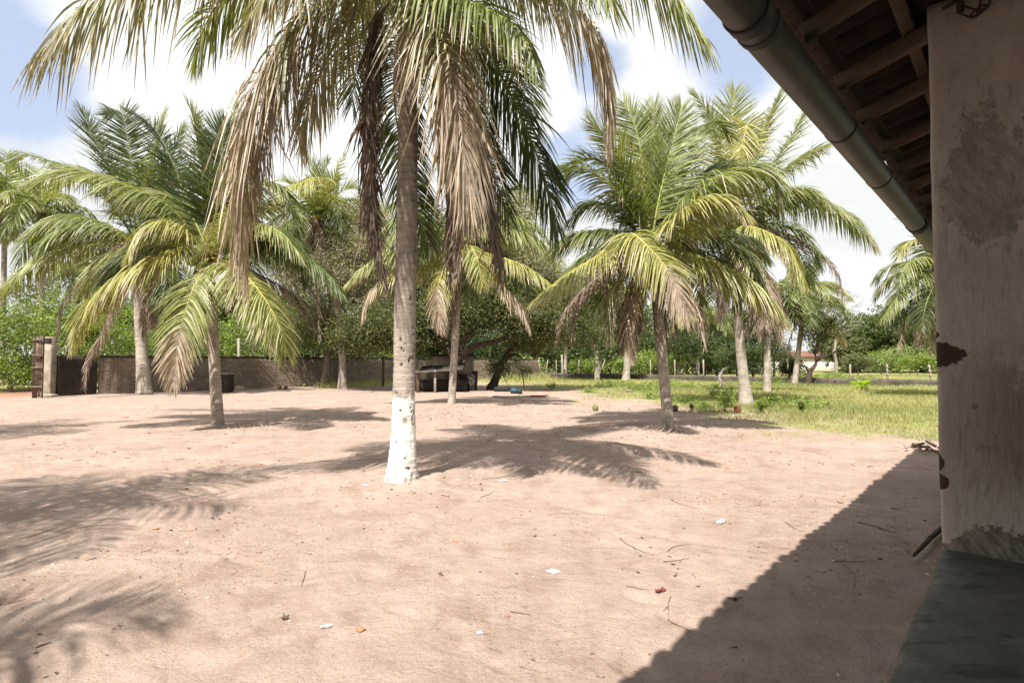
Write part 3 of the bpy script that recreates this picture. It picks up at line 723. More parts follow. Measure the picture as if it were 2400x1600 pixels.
def palm(label, base, crown, fronds=(), rb=.24, rt=.135, rand=(), n=64, L=.85, w=.042, seed=1, nuts=0, bend=None, group=None, Y=None, Lf=4.6, K=5, paint=0, nrad=16, nz=90, flare=.5, pits=0, nutcol=None, tmul=1.0, scl=1.0, nutpos=()):
    """fronds: list of (kind, [(x, y, dY)...], options); rand: list of (kind, count, elevation, spread)"""
    rg = np.random.default_rng(seed); base = np.asarray(base, float); crown = np.asarray(crown, float); Yc = crown[1] if Y is None else Y
    root = empty('coconut_palm', base, label, 'palm tree', group)
    part('trunk', trunk(base, crown - (0, 0, .15), rb, rt, bend, seed, nrad, nz, paint, flare, pits=pits), M_TRUNK, root, True, True)
    # crown heart: stubs of cut and living leaf bases in fibre
    mb = MB(); 
    mb.tube([crown - (0, 0, .55), crown - (0, 0, .25), crown + (0, 0, .1), crown + (0, 0, .4)], [rt * .95, rt * 1.35, rt * 1.3, rt * .4], 12, jit=.1)
    for i in range(12):
        a = i * 2.4; h = -.5 + i * .05; dv = np.array((math.cos(a), math.sin(a), .55)); p0 = crown + (0, 0, h); mb.tube([p0 + dv * rt * .6, p0 + dv * (rt + .16), p0 + dv * (rt + .28) + (0, 0, .02)], [.05, .04, .025], 6)
    part('crown_heart', mb, M_FIBRE, root, True)
    jobs = []
    for i, f in enumerate(fronds):
        kind, pl = f[0], f[1]; op = dict(f[2]) if len(f) > 2 else {}
        st = crown + (0, 0, .1) if not op.pop('free', 0) else None
        pts = [at(x, y, Yc + dy) for (x, y, dy) in pl]
        if st is not None:
            dv = unit(pts[0] - st); pts = [st] + pts
        jobs.append((pts, kind, op))
    for (kind, cnt, el, spr) in rand:
        a0 = rg.uniform(0, 2 * PI)
        for i in range(cnt):
            az = a0 + (i + rg.uniform(-.3, .3)) * 2 * PI / cnt
            if len(fronds) > 9 and math.cos(az) < -.45 and el < 65 and seed != 11: az += PI * .55 * (1 if math.sin(az) > 0 else -1)
            e = el + rg.uniform(-spr, spr)
            jobs.append((gen_pts(crown + (0, 0, .1), az, e, Lf * rg.uniform(.82, 1.08) * (1.0 if e > -20 else .8), rg.uniform(.8, 1.2) * (1.15 if e < 50 else 1)), kind, {}))
    for i, (pts, kind, op) in enumerate(jobs):
        o = dict(L=L, n=n, w=w, seed=seed * 101 + i, K=K, r0=.028 * scl); o.update(op)
        o['n'] = int(o['n'] * (2.0 if n >= 46 else 1.5)); o['w'] *= (.76 if kind not in ('tan', 'brown', 'dbrown') else .66); o['L'] *= (1.36 if kind not in ('dbrown', 'brown') else 1.1)
        (V, Q, col), rm = frond(pts, kind, **o)
        org = LOC[root.name]
        fo = put('frond', npmesh('frond', V - org, Q, M_FROND if kind in ('green', 'young', 'dark', 'yellow', 'olive') else M_DRYFROND, col * tmul), root)
        if kind in ('tan', 'brown', 'dbrown'): fo['label'] = 'dead brown frond'
        put('leaf_stalk', rm.mesh('leaf_stalk', M_RACHIS, True, True, org), fo)
    for i, (x, y, dy) in enumerate(nutpos):
        part('coconut', coconut(at(x, y, Yc + dy), rg.uniform(.11, .13), 60 + i), nutcol or M_NUT, root, True)
    for i in range(nuts):
        a = rg.uniform(0, 2 * PI) if i % 3 else -PI / 2 + rg.normal(0, .6); rr = rt + .16 + rg.uniform(0, .18)
        part('coconut', coconut(crown + (math.cos(a) * rr, math.sin(a) * rr, -.12 - rg.uniform(0, .48)), rg.uniform(.085, .115), i), nutcol or M_NUT, root, True)
    return root

def S_(L): return [(x * 1.0204, y * 1.0204, d) for (x, y, d) in L]
# bases on the ground
B1 = grd(938, 1141) + (0, .15, 0); BA = grd(511, 1000); BB = grd(338, 927); BC = grd(803, 911); BD = grd(1058, 951); BE = grd(1568, 1008); BF = grd(1750, 951)
BG = grd(1798, 922); BH = grd(1862, 901)
MOUNDS = [(B1[0], B1[1], .75, .09), (BA[0], BA[1], .7, .05), (BD[0], BD[1], 1.2, .1), (BE[0], BE[1], .8, .06), (BF[0], BF[1], 1.2, .08), (BB[0], BB[1], 1.5, .08), (13.5, 12.5, .8, .06)]
build_ground()

c1 = at(962, -40, 8.15)
palm('tall coconut palm nearest the camera, trunk base painted white, dry brown fronds hanging', B1, c1, [
    ('olive', S_([(760, -190, -.8), (480, -150, -1.4), (260, -30, -1.8), (95, 120, -2.0)]), dict(L=1.0, n=84, w=.034, droop=2.2)),
    ('olive', S_([(850, -60, -.3), (720, 20, -.6), (622, 150, -.7), (574, 260, -.7), (552, 420, -.6), (560, 600, -.5)]), dict(L=1.15, n=110, w=.034, drytip=.62, droop=1.7, bare=.1)),
    ('tan', S_([(840, -50, -.2), (700, 40, -.5), (630, 190, -.6), (600, 330, -.5), (578, 480, -.4)]), dict(L=.75, n=60, w=.03, bare=.3)),
    ('olive', S_([(870, -30, .2), (800, 50, .3), (745, 150, .3), (700, 260, .3), (690, 330, .3)]), dict(L=.8, n=74, w=.036, droop=1.5)),
    ('dbrown', S_([(875, 20, .2), (850, 110, .2), (842, 300, .1), (850, 480, .05), (885, 650, 0)]), dict(L=.72, n=120, w=.04, droop=2.6)),
    ('dbrown', S_([(880, 30, .3), (862, 140, .3), (856, 330, .3), (868, 560, .2)]), dict(L=.62, n=110, w=.04, droop=2.6)),
    ('olive', S_([(985, -5, -.9), (1008, 60, -1.3), (1032, 150, -1.5), (1060, 300, -1.5), (1075, 450, -1.5)]), dict(L=.95, n=92, w=.036, drytip=.45, droop=1.7, bare=.05)),
    ('tan', S_([(1000, 20, -.8), (1025, 120, -1.2), (1050, 260, -1.2), (1075, 420, -1.1), (1085, 520, -1.0)]), dict(L=.75, n=84, w=.034, bare=.1)),
    ('tan', S_([(935, 40, -.5), (925, 130, -.7), (920, 240, -.7)]), dict(L=.42, n=40, w=.034, bare=.1)),
    ('dbrown', S_([(1000, 60, .2), (1022, 250, .1), (1038, 460, 0), (1035, 640, 0)]), dict(L=.75, n=120, w=.038, bare=.2, droop=2.6)),
    ('brown', S_([(1020, 80, -.2), (1045, 250, -.4), (1060, 480, -.4), (1050, 620, -.4)]), dict(L=.62, n=110, w=.036, bare=.3, droop=2.6)),
    ('dbrown', S_([(1040, 80, .2), (1095, 260, .1), (1128, 440, 0), (1150, 640, 0)]), dict(L=.75, n=120, w=.038, bare=.2, droop=2.6)),
    ('brown', S_([(1050, 60, .1), (1085, 220, 0), (1118, 430, -.1), (1138, 600, -.1)]), dict(L=.5, n=70, w=.034, bare=.4)),
    ('dark', S_([(1030, 10, .6), (1110, 100, .9), (1195, 265, 1.0), (1252, 410, 1.0), (1282, 530, .9)]), dict(L=1.0, n=88, w=.044, droop=1.2, bare=.14)),
    ('dark', S_([(1000, 60, .9), (1050, 200, 1.2), (1120, 360, 1.3), (1170, 500, 1.3)]), dict(L=.8, n=70, w=.042, droop=1.3, bare=.2)),
    ('olive', S_([(1080, -90, .1), (1230, -60, 0), (1345, 50, -.1), (1395, 170, -.2), (1398, 300, -.2)]), dict(L=.95, n=84, w=.034, droop=2.4, drytip=.7)),
    ('green', S_([(1080, -180, -.3), (1260, -220, -.8), (1460, -110, -1.2), (1620, 90, -1.5)]), dict(L=.95, n=84, w=.036, droop=1.6)),
    ('green', S_([(1050, -140, -1.2), (1180, -190, -2.0), (1300, -140, -2.6), (1400, -10, -3.0)]), dict(L=.9, n=76, w=.038, droop=1.5)),
    ('olive', S_([(880, -120, -.6), (780, -140, -1.2), (650, -60, -1.8), (560, 60, -2.0)]), dict(L=.8, n=70, w=.034, droop=2.0)),
    ('dark', S_([(920, 60, 1.0), (905, 220, 1.6), (935, 400, 1.9), (985, 560, 1.9)]), dict(L=.7, n=70, w=.04, droop=.9, bare=.2)),
    ('green', S_([(960, -40, -1.2), (1090, 10, -1.9), (1180, 60, -2.1), (1230, 150, -2.2)]), dict(L=.7, n=64, w=.036, droop=2.2)),
], rb=.29, rt=.142, rand=[('green', 5, 45, 10), ('young', 3, 72, 6), ('green', 3, 14, 8), ('dark', 2, 20, 10)], n=60, L=.85, seed=11, nuts=7, nrad=84, nz=420, paint=1.42, flare=.42, pits=75, Lf=4.2, Y=8.1, K=6)

cA = at(490, 612, BA[1] + .1)
palm('young coconut palm left of the white-painted trunk, low arching fronds and green coconuts', BA, cA, [
    ('yellow', [(440, 575, -.5), (398, 592, -1.0), (320, 622, -1.3), (257, 665, -1.4), (199, 723, -1.4), (172, 800, -1.3)], dict(L=.98, n=88, w=.044, droop=1.0, bare=.16)),
    ('green', [(455, 560, 0), (380, 566, .2), (300, 585, .3), (235, 625, .3), (196, 680, .3)], dict(L=.9, n=80, droop=1.2, bare=.16)),
    ('green', [(478, 620, -.8), (462, 655, -1.3), (439, 715, -1.6), (418, 798, -1.7), (406, 900, -1.6)], dict(L=.8, n=84, drytip=.38, droop=.8, bare=.32)),
    ('yellow', [(520, 608, -.8), (560, 632, -1.4), (614, 690, -1.7), (655, 765, -1.8), (672, 830, -1.7)], dict(L=.95, n=88, droop=.8, bare=.3)),
    ('yellow', [(460, 570, -.7), (420, 530, -1.1), (370, 520, -1.4), (325, 545, -1.5), (295, 600, -1.5)], dict(L=.75, n=80, droop=1.2, bare=.2)),
    ('green', [(540, 560, -.4), (600, 530, -.6), (660, 545, -.8), (705, 600, -.8)], dict(L=.8, n=80, droop=1.2, bare=.16)),
    ('dark', [(545, 580, 0), (600, 584, 0), (680, 592, -.1), (755, 630, -.2), (805, 690, -.3)], dict(L=.85, n=88, droop=1.3, bare=.12)),
    ('dbrown', [(550, 620, .6), (620, 650, .8), (690, 695, .9), (745, 775, .9)], dict(L=.65, n=60)),
    ('green', [(440, 530, -.1), (390, 480, -.4), (320, 445, -.7), (255, 419, -.8), (175, 405, -.8), (75, 425, -.7)], dict(L=.95, n=92, droop=1.25, bare=.1)),
    ('green', [(440, 520, .7), (350, 460, 1.0), (230, 412, 1.0), (143, 386, 1.0), (60, 362, .9), (20, 390, .9)], dict(L=.75, n=80, droop=.5)),
    ('young', [(484, 540, 0), (478, 450, .1), (468, 350, .2), (452, 275, .3), (440, 245, .3)], dict(L=.8, n=80, w=.044, droop=.35, bare=.16)),
    ('dark', [(500, 540, -.2), (512, 440, -.2), (520, 350, -.1), (530, 290, 0)], dict(L=.95, n=92, w=.05, droop=.45, bare=.2)),
    ('green', [(505, 540, .5), (530, 420, .8), (545, 310, .9), (556, 225, .8)], dict(L=.8, n=74, droop=.5, bare=.2)),
    ('dark', [(470, 540, .5), (430, 450, .8), (400, 370, .9), (360, 300, .9), (300, 260, .8)], dict(L=.85, n=80, droop=.4, bare=.2)),
    ('green', [(520, 550, 0), (570, 470, 0), (610, 430, 0), (660, 440, 0), (690, 500, 0)], dict(L=.85, n=74, droop=1.3, bare=.2)),
    ('green', [(505, 580, -.8), (520, 530, -1.4), (545, 500, -1.7), (570, 520, -1.9)], dict(L=.6, n=50, droop=1.5, bare=.2)),
], rb=.185, rt=.135, rand=[('green', 3, 62, 8), ('dark', 4, 30, 14)], seed=21, nuts=6, nutpos=((452, 612, -.92), (468, 600, -.92), (474, 622, -.9), (447, 590, -.8), (496, 641, -.92), (538, 604, -.92), (546, 622, -.9), (432, 575, -.7), (512, 628, -.85), (560, 580, -.5)), nrad=26, nz=170, flare=.25, Lf=3.6)

cB = at(318, 575, BB[1])
palm('large coconut palm behind the young one, pale flared trunk near the block wall', BB, cB, [
    ('green', [(290, 545, -1), (200, 512, -1), (120, 520, -1), (65, 560, -1), (42, 620, -1)], dict(L=1.5, n=80, w=.07, droop=1.3)),
    ('green', [(290, 570, -.5), (210, 572, -.8), (100, 610, -1), (25, 665, -1), (-20, 700, -1)], dict(L=1.4, n=80, w=.07, droop=1.3)),
    ('dark', [(300, 500, 0), (275, 424, 0), (224, 330, 0), (194, 262, 0)], dict(L=1.5, n=84, w=.075, droop=.3, bare=.2)),
    ('dark', [(315, 500, 0), (312, 420, 0), (300, 330, 0), (285, 265, 0), (250, 270, 0)], dict(L=1.4, n=84, w=.075, droop=.4, bare=.2)),
    ('green', [(330, 500, -.5), (350, 400, -.5), (372, 320, -.5), (385, 265, -.3)], dict(L=1.3, n=74, w=.07, droop=.5, bare=.2)),
    ('green', [(335, 490, .5), (385, 400, .5), (410, 340, .5), (430, 300, .5)], dict(L=1.3, n=74, w=.07, droop=.5, bare=.2)),
    ('dark', [(350, 520, 0), (400, 440, 0), (450, 410, 0), (520, 430, 0)], dict(L=1.3, n=74, w=.07, droop=.9, bare=.2)),
    ('dbrown', [(290, 572, -2), (255, 590, -3), (205, 640, -3.5), (150, 705, -3.6), (132, 790, -3.6)], dict(L=1.0, n=70, w=.05)),
    ('brown', [(300, 600, -1.5), (275, 690, -2), (243, 774, -2), (208, 842, -2), (197, 905, -2)], dict(L=1.0, n=84, w=.05, bare=.3)),
    ('dbrown', [(325, 620, -.5), (332, 690, -.6), (335, 790, -.6)], dict(L=.9, n=60, w=.06)),
    ('brown', [(350, 620, -.4), (360, 690, -.6), (352, 760, -.6)], dict(L=.9, n=60, w=.06)),
], rb=.44, rt=.24, rand=[('green', 6, 25, 15), ('dark', 3, 60, 10), ('dark', 3, -12, 10), ('brown', 3, -60, 8)], seed=31, nuts=4, Lf=5.6, L=1.4, w=.07, n=50, nz=110, scl=1.6, flare=1.0)

cC = at(742, 520, BC[1] - 1.5)
palm('slender coconut palm leaning left in front of the wall, crown above grey scrub tree', BC, cC, [
    ('yellow', [(775, 470, -1.5), (750, 418, -3), (700, 430, -4), (665, 446, -4.2), (620, 500, -4.2)], dict(L=1.3, n=60, w=.08, droop=.9)),
    ('young', [(740, 430, 0), (722, 370, 0)], dict(L=1.0, n=44, w=.07)), ('young', [(750, 430, 0), (770, 375, 0)], dict(L=1.0, n=44, w=.07)),
    ('yellow', [(770, 460, 0), (790, 400, 0), (805, 365, 0)], dict(L=.9, n=44, w=.07, droop=.3)),
    ('brown', [(755, 600, -.5), (745, 690, -.8), (750, 800, -.8)], dict(L=1.0, n=50, w=.06)),
    ('dbrown', [(770, 600, 0), (800, 680, 0), (810, 760, 0)], dict(L=1.0, n=50, w=.06)),
], rb=.36, rt=.2, rand=[('green', 7, 40, 12), ('young', 4, 68, 8), ('dark', 6, 8, 12), ('brown', 4, -55, 10)], seed=41, Lf=3.9, L=1.05, w=.075, n=40, bend=np.array((.5, 0, .3)), nz=100, scl=1.7, flare=.7)

cD = at(1078, 575, BD[1])
palm('coconut palm with thin brown trunk standing before the concrete shed', BD, cD, [
    ('green', [(1130, 545, -.5), (1190, 538, -.8), (1255, 560, -1), (1300, 610, -1)], dict(L=1.0, n=70, w=.055, droop=1.2)),
    ('yellow', [(1085, 590, -1.5), (1100, 575, -2), (1120, 610, -2.4), (1130, 670, -2.5)], dict(L=.8, n=50, w=.055, droop=.8)),
    ('yellow', [(1130, 590, -1), (1192, 608, -1.5), (1245, 632, -1.7), (1290, 665, -1.8)], dict(L=.9, n=60, w=.05, droop=1.2)),
    ('yellow', [(1060, 600, -.8), (1036, 640, -1.2), (1024, 700, -1.4), (1036, 770, -1.4)], dict(L=.8, n=60, w=.05, drytip=.45)),
    ('yellow', [(1130, 610, -.6), (1180, 670, -1), (1220, 715, -1.1), (1240, 765, -1.1)], dict(L=.85, n=60, w=.05, drytip=.5)),
    ('green', [(1020, 540, -.3), (970, 515, -.6), (930, 540, -.8), (900, 590, -.9)], dict(L=1.0, n=70, w=.055, droop=1.1)),
    ('yellow', [(1010, 590, -.4), (930, 590, -.8), (860, 620, -1), (812, 665, -1.1)], dict(L=.9, n=66, w=.05, droop=1.2)),
    ('yellow', [(1010, 620, -.4), (930, 640, -.8), (870, 680, -1), (850, 740, -1.1)], dict(L=.9, n=66, w=.05, droop=1.2, drytip=.4)),
    ('green', [(1070, 500, 0), (1050, 420, 0), (1020, 370, 0)], dict(L=.9, n=60, w=.055, droop=.5)),
    ('green', [(1090, 500, 0), (1120, 430, 0), (1165, 385, 0)], dict(L=.9, n=60, w=.055, droop=.5)),
    ('dark', [(1120, 520, 0), (1170, 460, 0), (1210, 440, 0)], dict(L=.9, n=60, w=.055, droop=.8)),
    ('dbrown', [(1070, 650, -.2), (1060, 720, -.3), (1048, 780, -.3)], dict(L=.6, n=50, w=.05)),
], rb=.2, rt=.135, rand=[('green', 5, 35, 10), ('dark', 5, 5, 10)], seed=51, Lf=3.9, L=.95, w=.055, n=46, nuts=4, nz=110, scl=1.3, flare=.3)

cE = at(1530, 592, BE[1])
palm('bushy coconut palm right of centre at the lawn edge, broad skirt of drying fronds', BE, cE, [
    ('green', [(1500, 560, .3), (1450, 545, .4), (1393, 543, .5), (1335, 555, .5), (1285, 590, .5)], dict(L=.8, n=84, droop=1.1)),
    ('yellow', [(1505, 570, -.5), (1470, 558, -1.0), (1400, 600, -1.3), (1320, 650, -1.4), (1250, 705, -1.4)], dict(L=.75, n=84, droop=1.1)),
    ('yellow', [(1500, 570, -1.0), (1478, 548, -1.6), (1500, 560, -2.0), (1560, 625, -2.4), (1592, 690, -2.5), (1612, 740, -2.5)], dict(L=.8, n=88, drytip=.3, droop=.9, bare=.2)),
    ('yellow', [(1570, 592, -.4), (1640, 603, -.8), (1715, 632, -1.0), (1790, 685, -1.1), (1838, 742, -1.1)], dict(L=.95, n=96, w=.044, droop=1.15)),
    ('green', [(1560, 560, -.1), (1620, 543, -.2), (1690, 542, -.2), (1755, 562, -.2), (1800, 605, -.2)], dict(L=.7, n=84, droop=1.1)),
    ('green', [(1555, 540, -.6), (1600, 485, -1.1), (1660, 435, -1.4), (1740, 405, -1.5), (1805, 410, -1.6), (1828, 470, -1.6)], dict(L=1.0, n=96, w=.046, droop=1.25, bare=.14)),
    ('yellow', [(1550, 550, -1.0), (1590, 510, -1.7), (1640, 475, -2.0), (1700, 465, -2.1), (1750, 500, -2.2)], dict(L=.8, n=80, droop=1.3, bare=.14)),
    ('young', [(1518, 510, 0), (1508, 400, .1), (1490, 300, .2), (1462, 240, .3)], dict(L=.9, n=88, droop=.25, bare=.16)),
    ('young', [(1528, 510, .2), (1527, 400, .4), (1530, 310, .5), (1534, 245, .5)], dict(L=.75, n=80, droop=.3, bare=.2)),
    ('young', [(1536, 510, -.2), (1555, 420, -.2), (1578, 330, -.1), (1597, 250, 0)], dict(L=.8, n=84, droop=.45, bare=.2)),
    ('dark', [(1505, 520, .3), (1455, 430, .6), (1400, 375, .7), (1350, 380, .7), (1318, 440, .7)], dict(L=.85, n=88, droop=.7, bare=.16)),
    ('green', [(1508, 520, -.2), (1470, 420, -.3), (1430, 340, -.3), (1385, 290, -.2)], dict(L=.9, n=88, droop=.35, bare=.16)),
    ('green', [(1545, 520, .3), (1590, 420, .5), (1630, 330, .5), (1672, 285, .4), (1712, 320, .4)], dict(L=.8, n=84, droop=.7, bare=.16)),
    ('dark', [(1545, 530, .5), (1600, 450, .9), (1660, 400, 1.0), (1720, 390, 1.0)], dict(L=.9, n=80, droop=.7, bare=.16)),
    ('dark', [(1500, 550, .6), (1440, 490, 1.0), (1380, 480, 1.2), (1335, 520, 1.2)], dict(L=.8, n=80, droop=.9)),
    ('brown', [(1490, 610, -.2), (1430, 630, -.4), (1365, 680, -.5), (1318, 740, -.5), (1303, 800, -.5)], dict(L=.55, n=70)),
    ('yellow', [(1505, 630, -.3), (1485, 680, -.5), (1470, 760, -.6), (1482, 835, -.6)], dict(L=.5, n=60, drytip=.6, droop=1.5)),
    ('olive', [(1500, 620, -.4), (1450, 660, -.7), (1425, 720, -.8), (1428, 800, -.8)], dict(L=.5, n=60)),
    ('brown', [(1490, 620, .3), (1400, 650, .5), (1345, 720, .6), (1335, 800, .6)], dict(L=.55, n=60)),
    ('tan', [(1560, 640, -.6), (1600, 680, -.8), (1640, 730, -.9), (1652, 800, -.9)], dict(L=.5, n=60)),
    ('brown', [(1545, 640, -.3), (1570, 700, -.5), (1585, 780, -.5)], dict(L=.5, n=60)),
    ('brown', [(1515, 640, -.3), (1500, 710, -.5), (1500, 780, -.5)], dict(L=.5, n=60)),
], rb=.165, rt=.13, rand=[('green', 2, 60, 6), ('dbrown', 4, -55, 10), ('dark', 5, 14, 10)], seed=61, nuts=5, nutpos=((1545, 612, -.5), (1560, 600, -.5), (1520, 622, -.5), (1490, 610, -.45)), nrad=26, nz=160, flare=.2, Lf=3.5)

cF = at(1722, 545, BF[1])
palm('tall coconut palm with white ringed flared base growing from the grass', BF, cF, [
    ('young', [(1708, 480, 0), (1706, 390, 0), (1712, 300, 0), (1722, 215, 0)], dict(L=1.15, n=84, w=.055, droop=.4, bare=.16)),
    ('green', [(1730, 480, 0), (1760, 380, -.2), (1800, 280, -.2), (1830, 215, 0)], dict(L=1.1, n=84, w=.055, droop=.6, bare=.16)),
    ('green', [(1705, 490, 0), (1690, 390, 0), (1665, 280, 0), (1622, 215, 0)], dict(L=.75, n=80, w=.05, droop=.6, bare=.2)),
    ('yellow', [(1725, 480, -1), (1748, 330, -1.6), (1752, 290, -1.8), (1735, 350, -2), (1715, 400, -2)], dict(L=.9, n=70, w=.055, droop=.7)),
    ('green', [(1745, 490, 0), (1800, 400, 0), (1850, 330, 0), (1885, 260, 0)], dict(L=1.1, n=84, w=.055, droop=.8, bare=.16)),
    ('green', [(1750, 500, -.5), (1814, 420, -.8), (1880, 370, -1), (1950, 335, -1)], dict(L=1.0, n=84, w=.055, droop=1.1, bare=.12)),
    ('green', [(1760, 510, 0), (1835, 478, -.2), (1910, 478, -.3), (1980, 505, -.3), (2050, 575, -.3)], dict(L=1.15, n=92, w=.055, droop=1.3, drytip=.12)),
    ('yellow', [(1750, 530, -1), (1800, 545, -1.5), (1850, 580, -1.8), (1885, 660, -1.9)], dict(L=1.1, n=84, w=.055, droop=1.1)),
    ('brown', [(1770, 530, -.5), (1850, 550, -.8), (1925, 595, -1), (1962, 640, -1), (1973, 690, -1)], dict(L=.7, n=70, w=.04)),
    ('yellow', [(1735, 560, -1), (1760, 590, -1.5), (1800, 660, -1.8), (1820, 730, -1.8)], dict(L=.9, n=70, w=.05, drytip=.5)),
    ('dark', [(1690, 520, 0), (1640, 450, 0), (1600, 440, 0), (1560, 480, 0)], dict(L=1.0, n=70, w=.055, droop=1.0)),
    ('brown', [(1745, 580, -.6), (1790, 640, -.8), (1820, 720, -.9), (1830, 800, -.9)], dict(L=.9, n=70, w=.05)),
    ('dbrown', [(1730, 590, -.6), (1750, 650, -.8), (1770, 740, -.9)], dict(L=.9, n=70, w=.05)),
    ('dbrown', [(1710, 590, -.4), (1690, 660, -.5), (1680, 740, -.5)], dict(L=.9, n=70, w=.05)),
    ('brown', [(1700, 590, .4), (1650, 650, .5), (1635, 760, .5)], dict(L=.8, n=60, w=.05)),
    ('dbrown', [(1750, 590, .4), (1800, 650, .5), (1840, 740, .5)], dict(L=.9, n=60, w=.05)),
], rb=.33, rt=.165, rand=[('green', 5, 40, 12), ('dark', 5, 8, 10), ('dbrown', 3, -60, 8)], seed=71, nuts=4, Lf=4.2, L=1.05, w=.055, n=50, bend=np.array((-.1, 0, 0)), nrad=24, nz=150, scl=1.3, flare=.75)

SK = [('green', 6, 42, 12), ('young', 3, 70, 6), ('green', 6, 12, 10), ('dark', 5, -12, 10), ('brown', 6, -58, 12)]
palm('coconut palm in the shade behind the ringed one, skirt of dead fronds', BG, at(1800, 690, BG[1]), rb=.24, rt=.17, rand=[('green', 4, 30, 12), ('dark', 4, 0, 10), ('brown', 9, -50, 12), ('dbrown', 5, -65, 8)], seed=81, Lf=3.2, L=.9, w=.07, n=36, nz=60, scl=1.5, K=4)
palm('small pale green coconut palm before the far white house', BH, at(1885, 705, BH[1]), [
    ('yellow', [(1905, 670, 0), (1950, 662, 0), (1995, 700, 0)], dict(L=1.0, n=50, w=.08)), ('yellow', [(1900, 720, 0), (1950, 750, 0), (1980, 800, 0)], dict(L=1.1, n=50, w=.08, drytip=.3)),
    ('brown', [(1865, 760, 0), (1850, 800, 0), (1845, 860, 0)], dict(L=.6, n=40, w=.07)), ('yellow', [(1905, 745, -1), (1950, 765, -1), (1975, 790, -1)], dict(L=1.0, n=50, w=.08))],
    rb=.25, rt=.18, rand=SK[:4], seed=91, Lf=3.6, L=1.1, w=.085, n=36, nz=60, scl=1.8, K=4)
bI = at(2226, 905, 28.); bI[2] = 0
palm('coconut palm mostly hidden behind the pillar, fronds reaching left over the pasture', bI, at(2222, 650, 28.), [
    ('green', [(2190, 635, 0), (2150, 658, -.3), (2100, 700, -.3), (2066, 750, -.3)], dict(L=.95, n=70, w=.065, droop=1.1)),
    ('yellow', [(2195, 600, 0), (2160, 565, 0), (2125, 570, 0), (2105, 600, 0)], dict(L=1.0, n=60, w=.07, droop=.6)),
    ('dark', [(2190, 680, 0), (2140, 710, 0), (2095, 770, 0)], dict(L=.9, n=60, w=.06)),
    ('olive', [(2195, 700, 0), (2165, 740, 0), (2185, 820, 0)], dict(L=.9, n=60, w=.05)), ('brown', [(2185, 700, 0), (2130, 740, 0), (2105, 810, 0)], dict(L=.9, n=60, w=.05)),
    ('tan', [(2200, 700, -.5), (2180, 730, -.7), (2150, 800, -.7)], dict(L=.8, n=50, w=.05))],
    rb=.26, rt=.17, rand=SK, seed=95, Lf=3.8, L=1.0, w=.065, n=40, nz=60, scl=1.5, K=4)
bJ = grd(1467, 893)
palm('small coconut palm with patchy trunk beside the low wall, hanging yellow fronds', bJ, at(1452, 690, bJ[1]), [
    ('yellow', [(1470, 700, 0), (1482, 760, -.2), (1480, 850, -.2)], dict(L=1.2, n=50, w=.08, drytip=.5, droop=1.4)),
    ('yellow', [(1440, 700, 0), (1432, 740, -.2), (1438, 800, -.2)], dict(L=1.1, n=50, w=.08, drytip=.5, droop=1.4))],
    rb=.45, rt=.28, rand=[('green', 4, 30, 12), ('brown', 6, -45, 12)], seed=97, Lf=3.4, L=1.1, w=.09, n=34, nz=50, scl=2, K=4, bend=np.array((.35, 0, 0)))
# far palms at the left edge and beyond the wall
for i, (x, y, Y, yb, lab) in enumerate(((100, 500, 42, 880, 'distant coconut palm at the left edge, crown above the bright bushes'),
                          (12, 470, 47, 880, 'distant coconut palm cut by the left picture edge'),
                          (185, 640, 58, 876, 'lowest distant palm between bushes, left of the big flared palm'),
                          (560, 690, 60, 876, 'distant palm beyond the block wall, seen under green fronds'),
                          (1330, 740, 66, 870, 'distant palm beyond the low wall with drooping grey fronds'),
                          (1640, 760, 62, 872, 'distant palm standing between dark pasture trees'),
                          (-330, 380, 30, 900, 'coconut palm outside the gate, left of the picture edge'))):
    b = at(x - 6, yb, Y); b[2] = ground_z(0, Y)
    palm(lab, b, at(x, y, Y), rb=.26, rt=.18, rand=SK if i != 4 else [('olive', 7, 20, 20), ('brown', 8, -45, 15)], seed=120 + i, Lf=4.2 if Y < 50 else 4.4, L=1.2, w=.11, n=28, nz=40, scl=2.2, K=4, nrad=10)
# palms that stand outside the frame; their shade falls on the yard
for i, (bx, by, h, hx, hy) in enumerate(((-7.5, 2.6, 6.2, -7.2, 2.9), (-5.6, -1.4, 5.9, -5.8, -1.0), (-15.2, 10.2, 6.2, -14.8, 10.6))):
    palm(('coconut palm left of the view shading the sand', 'coconut palm behind the viewer shading the near left sand', 'coconut palm far left shading the middle of the yard')[i], (bx, by, 0), np.array((hx, hy, h)),
         rand=[('green', 5, 45, 10), ('young', 3, 70, 8), ('green', 5, 16, 10), ('dark', 3, -8, 8)], seed=140 + i, Lf=(3.1, 2.7, 3.4)[i], L=.8, w=.034, n=40, nuts=3, nz=60)

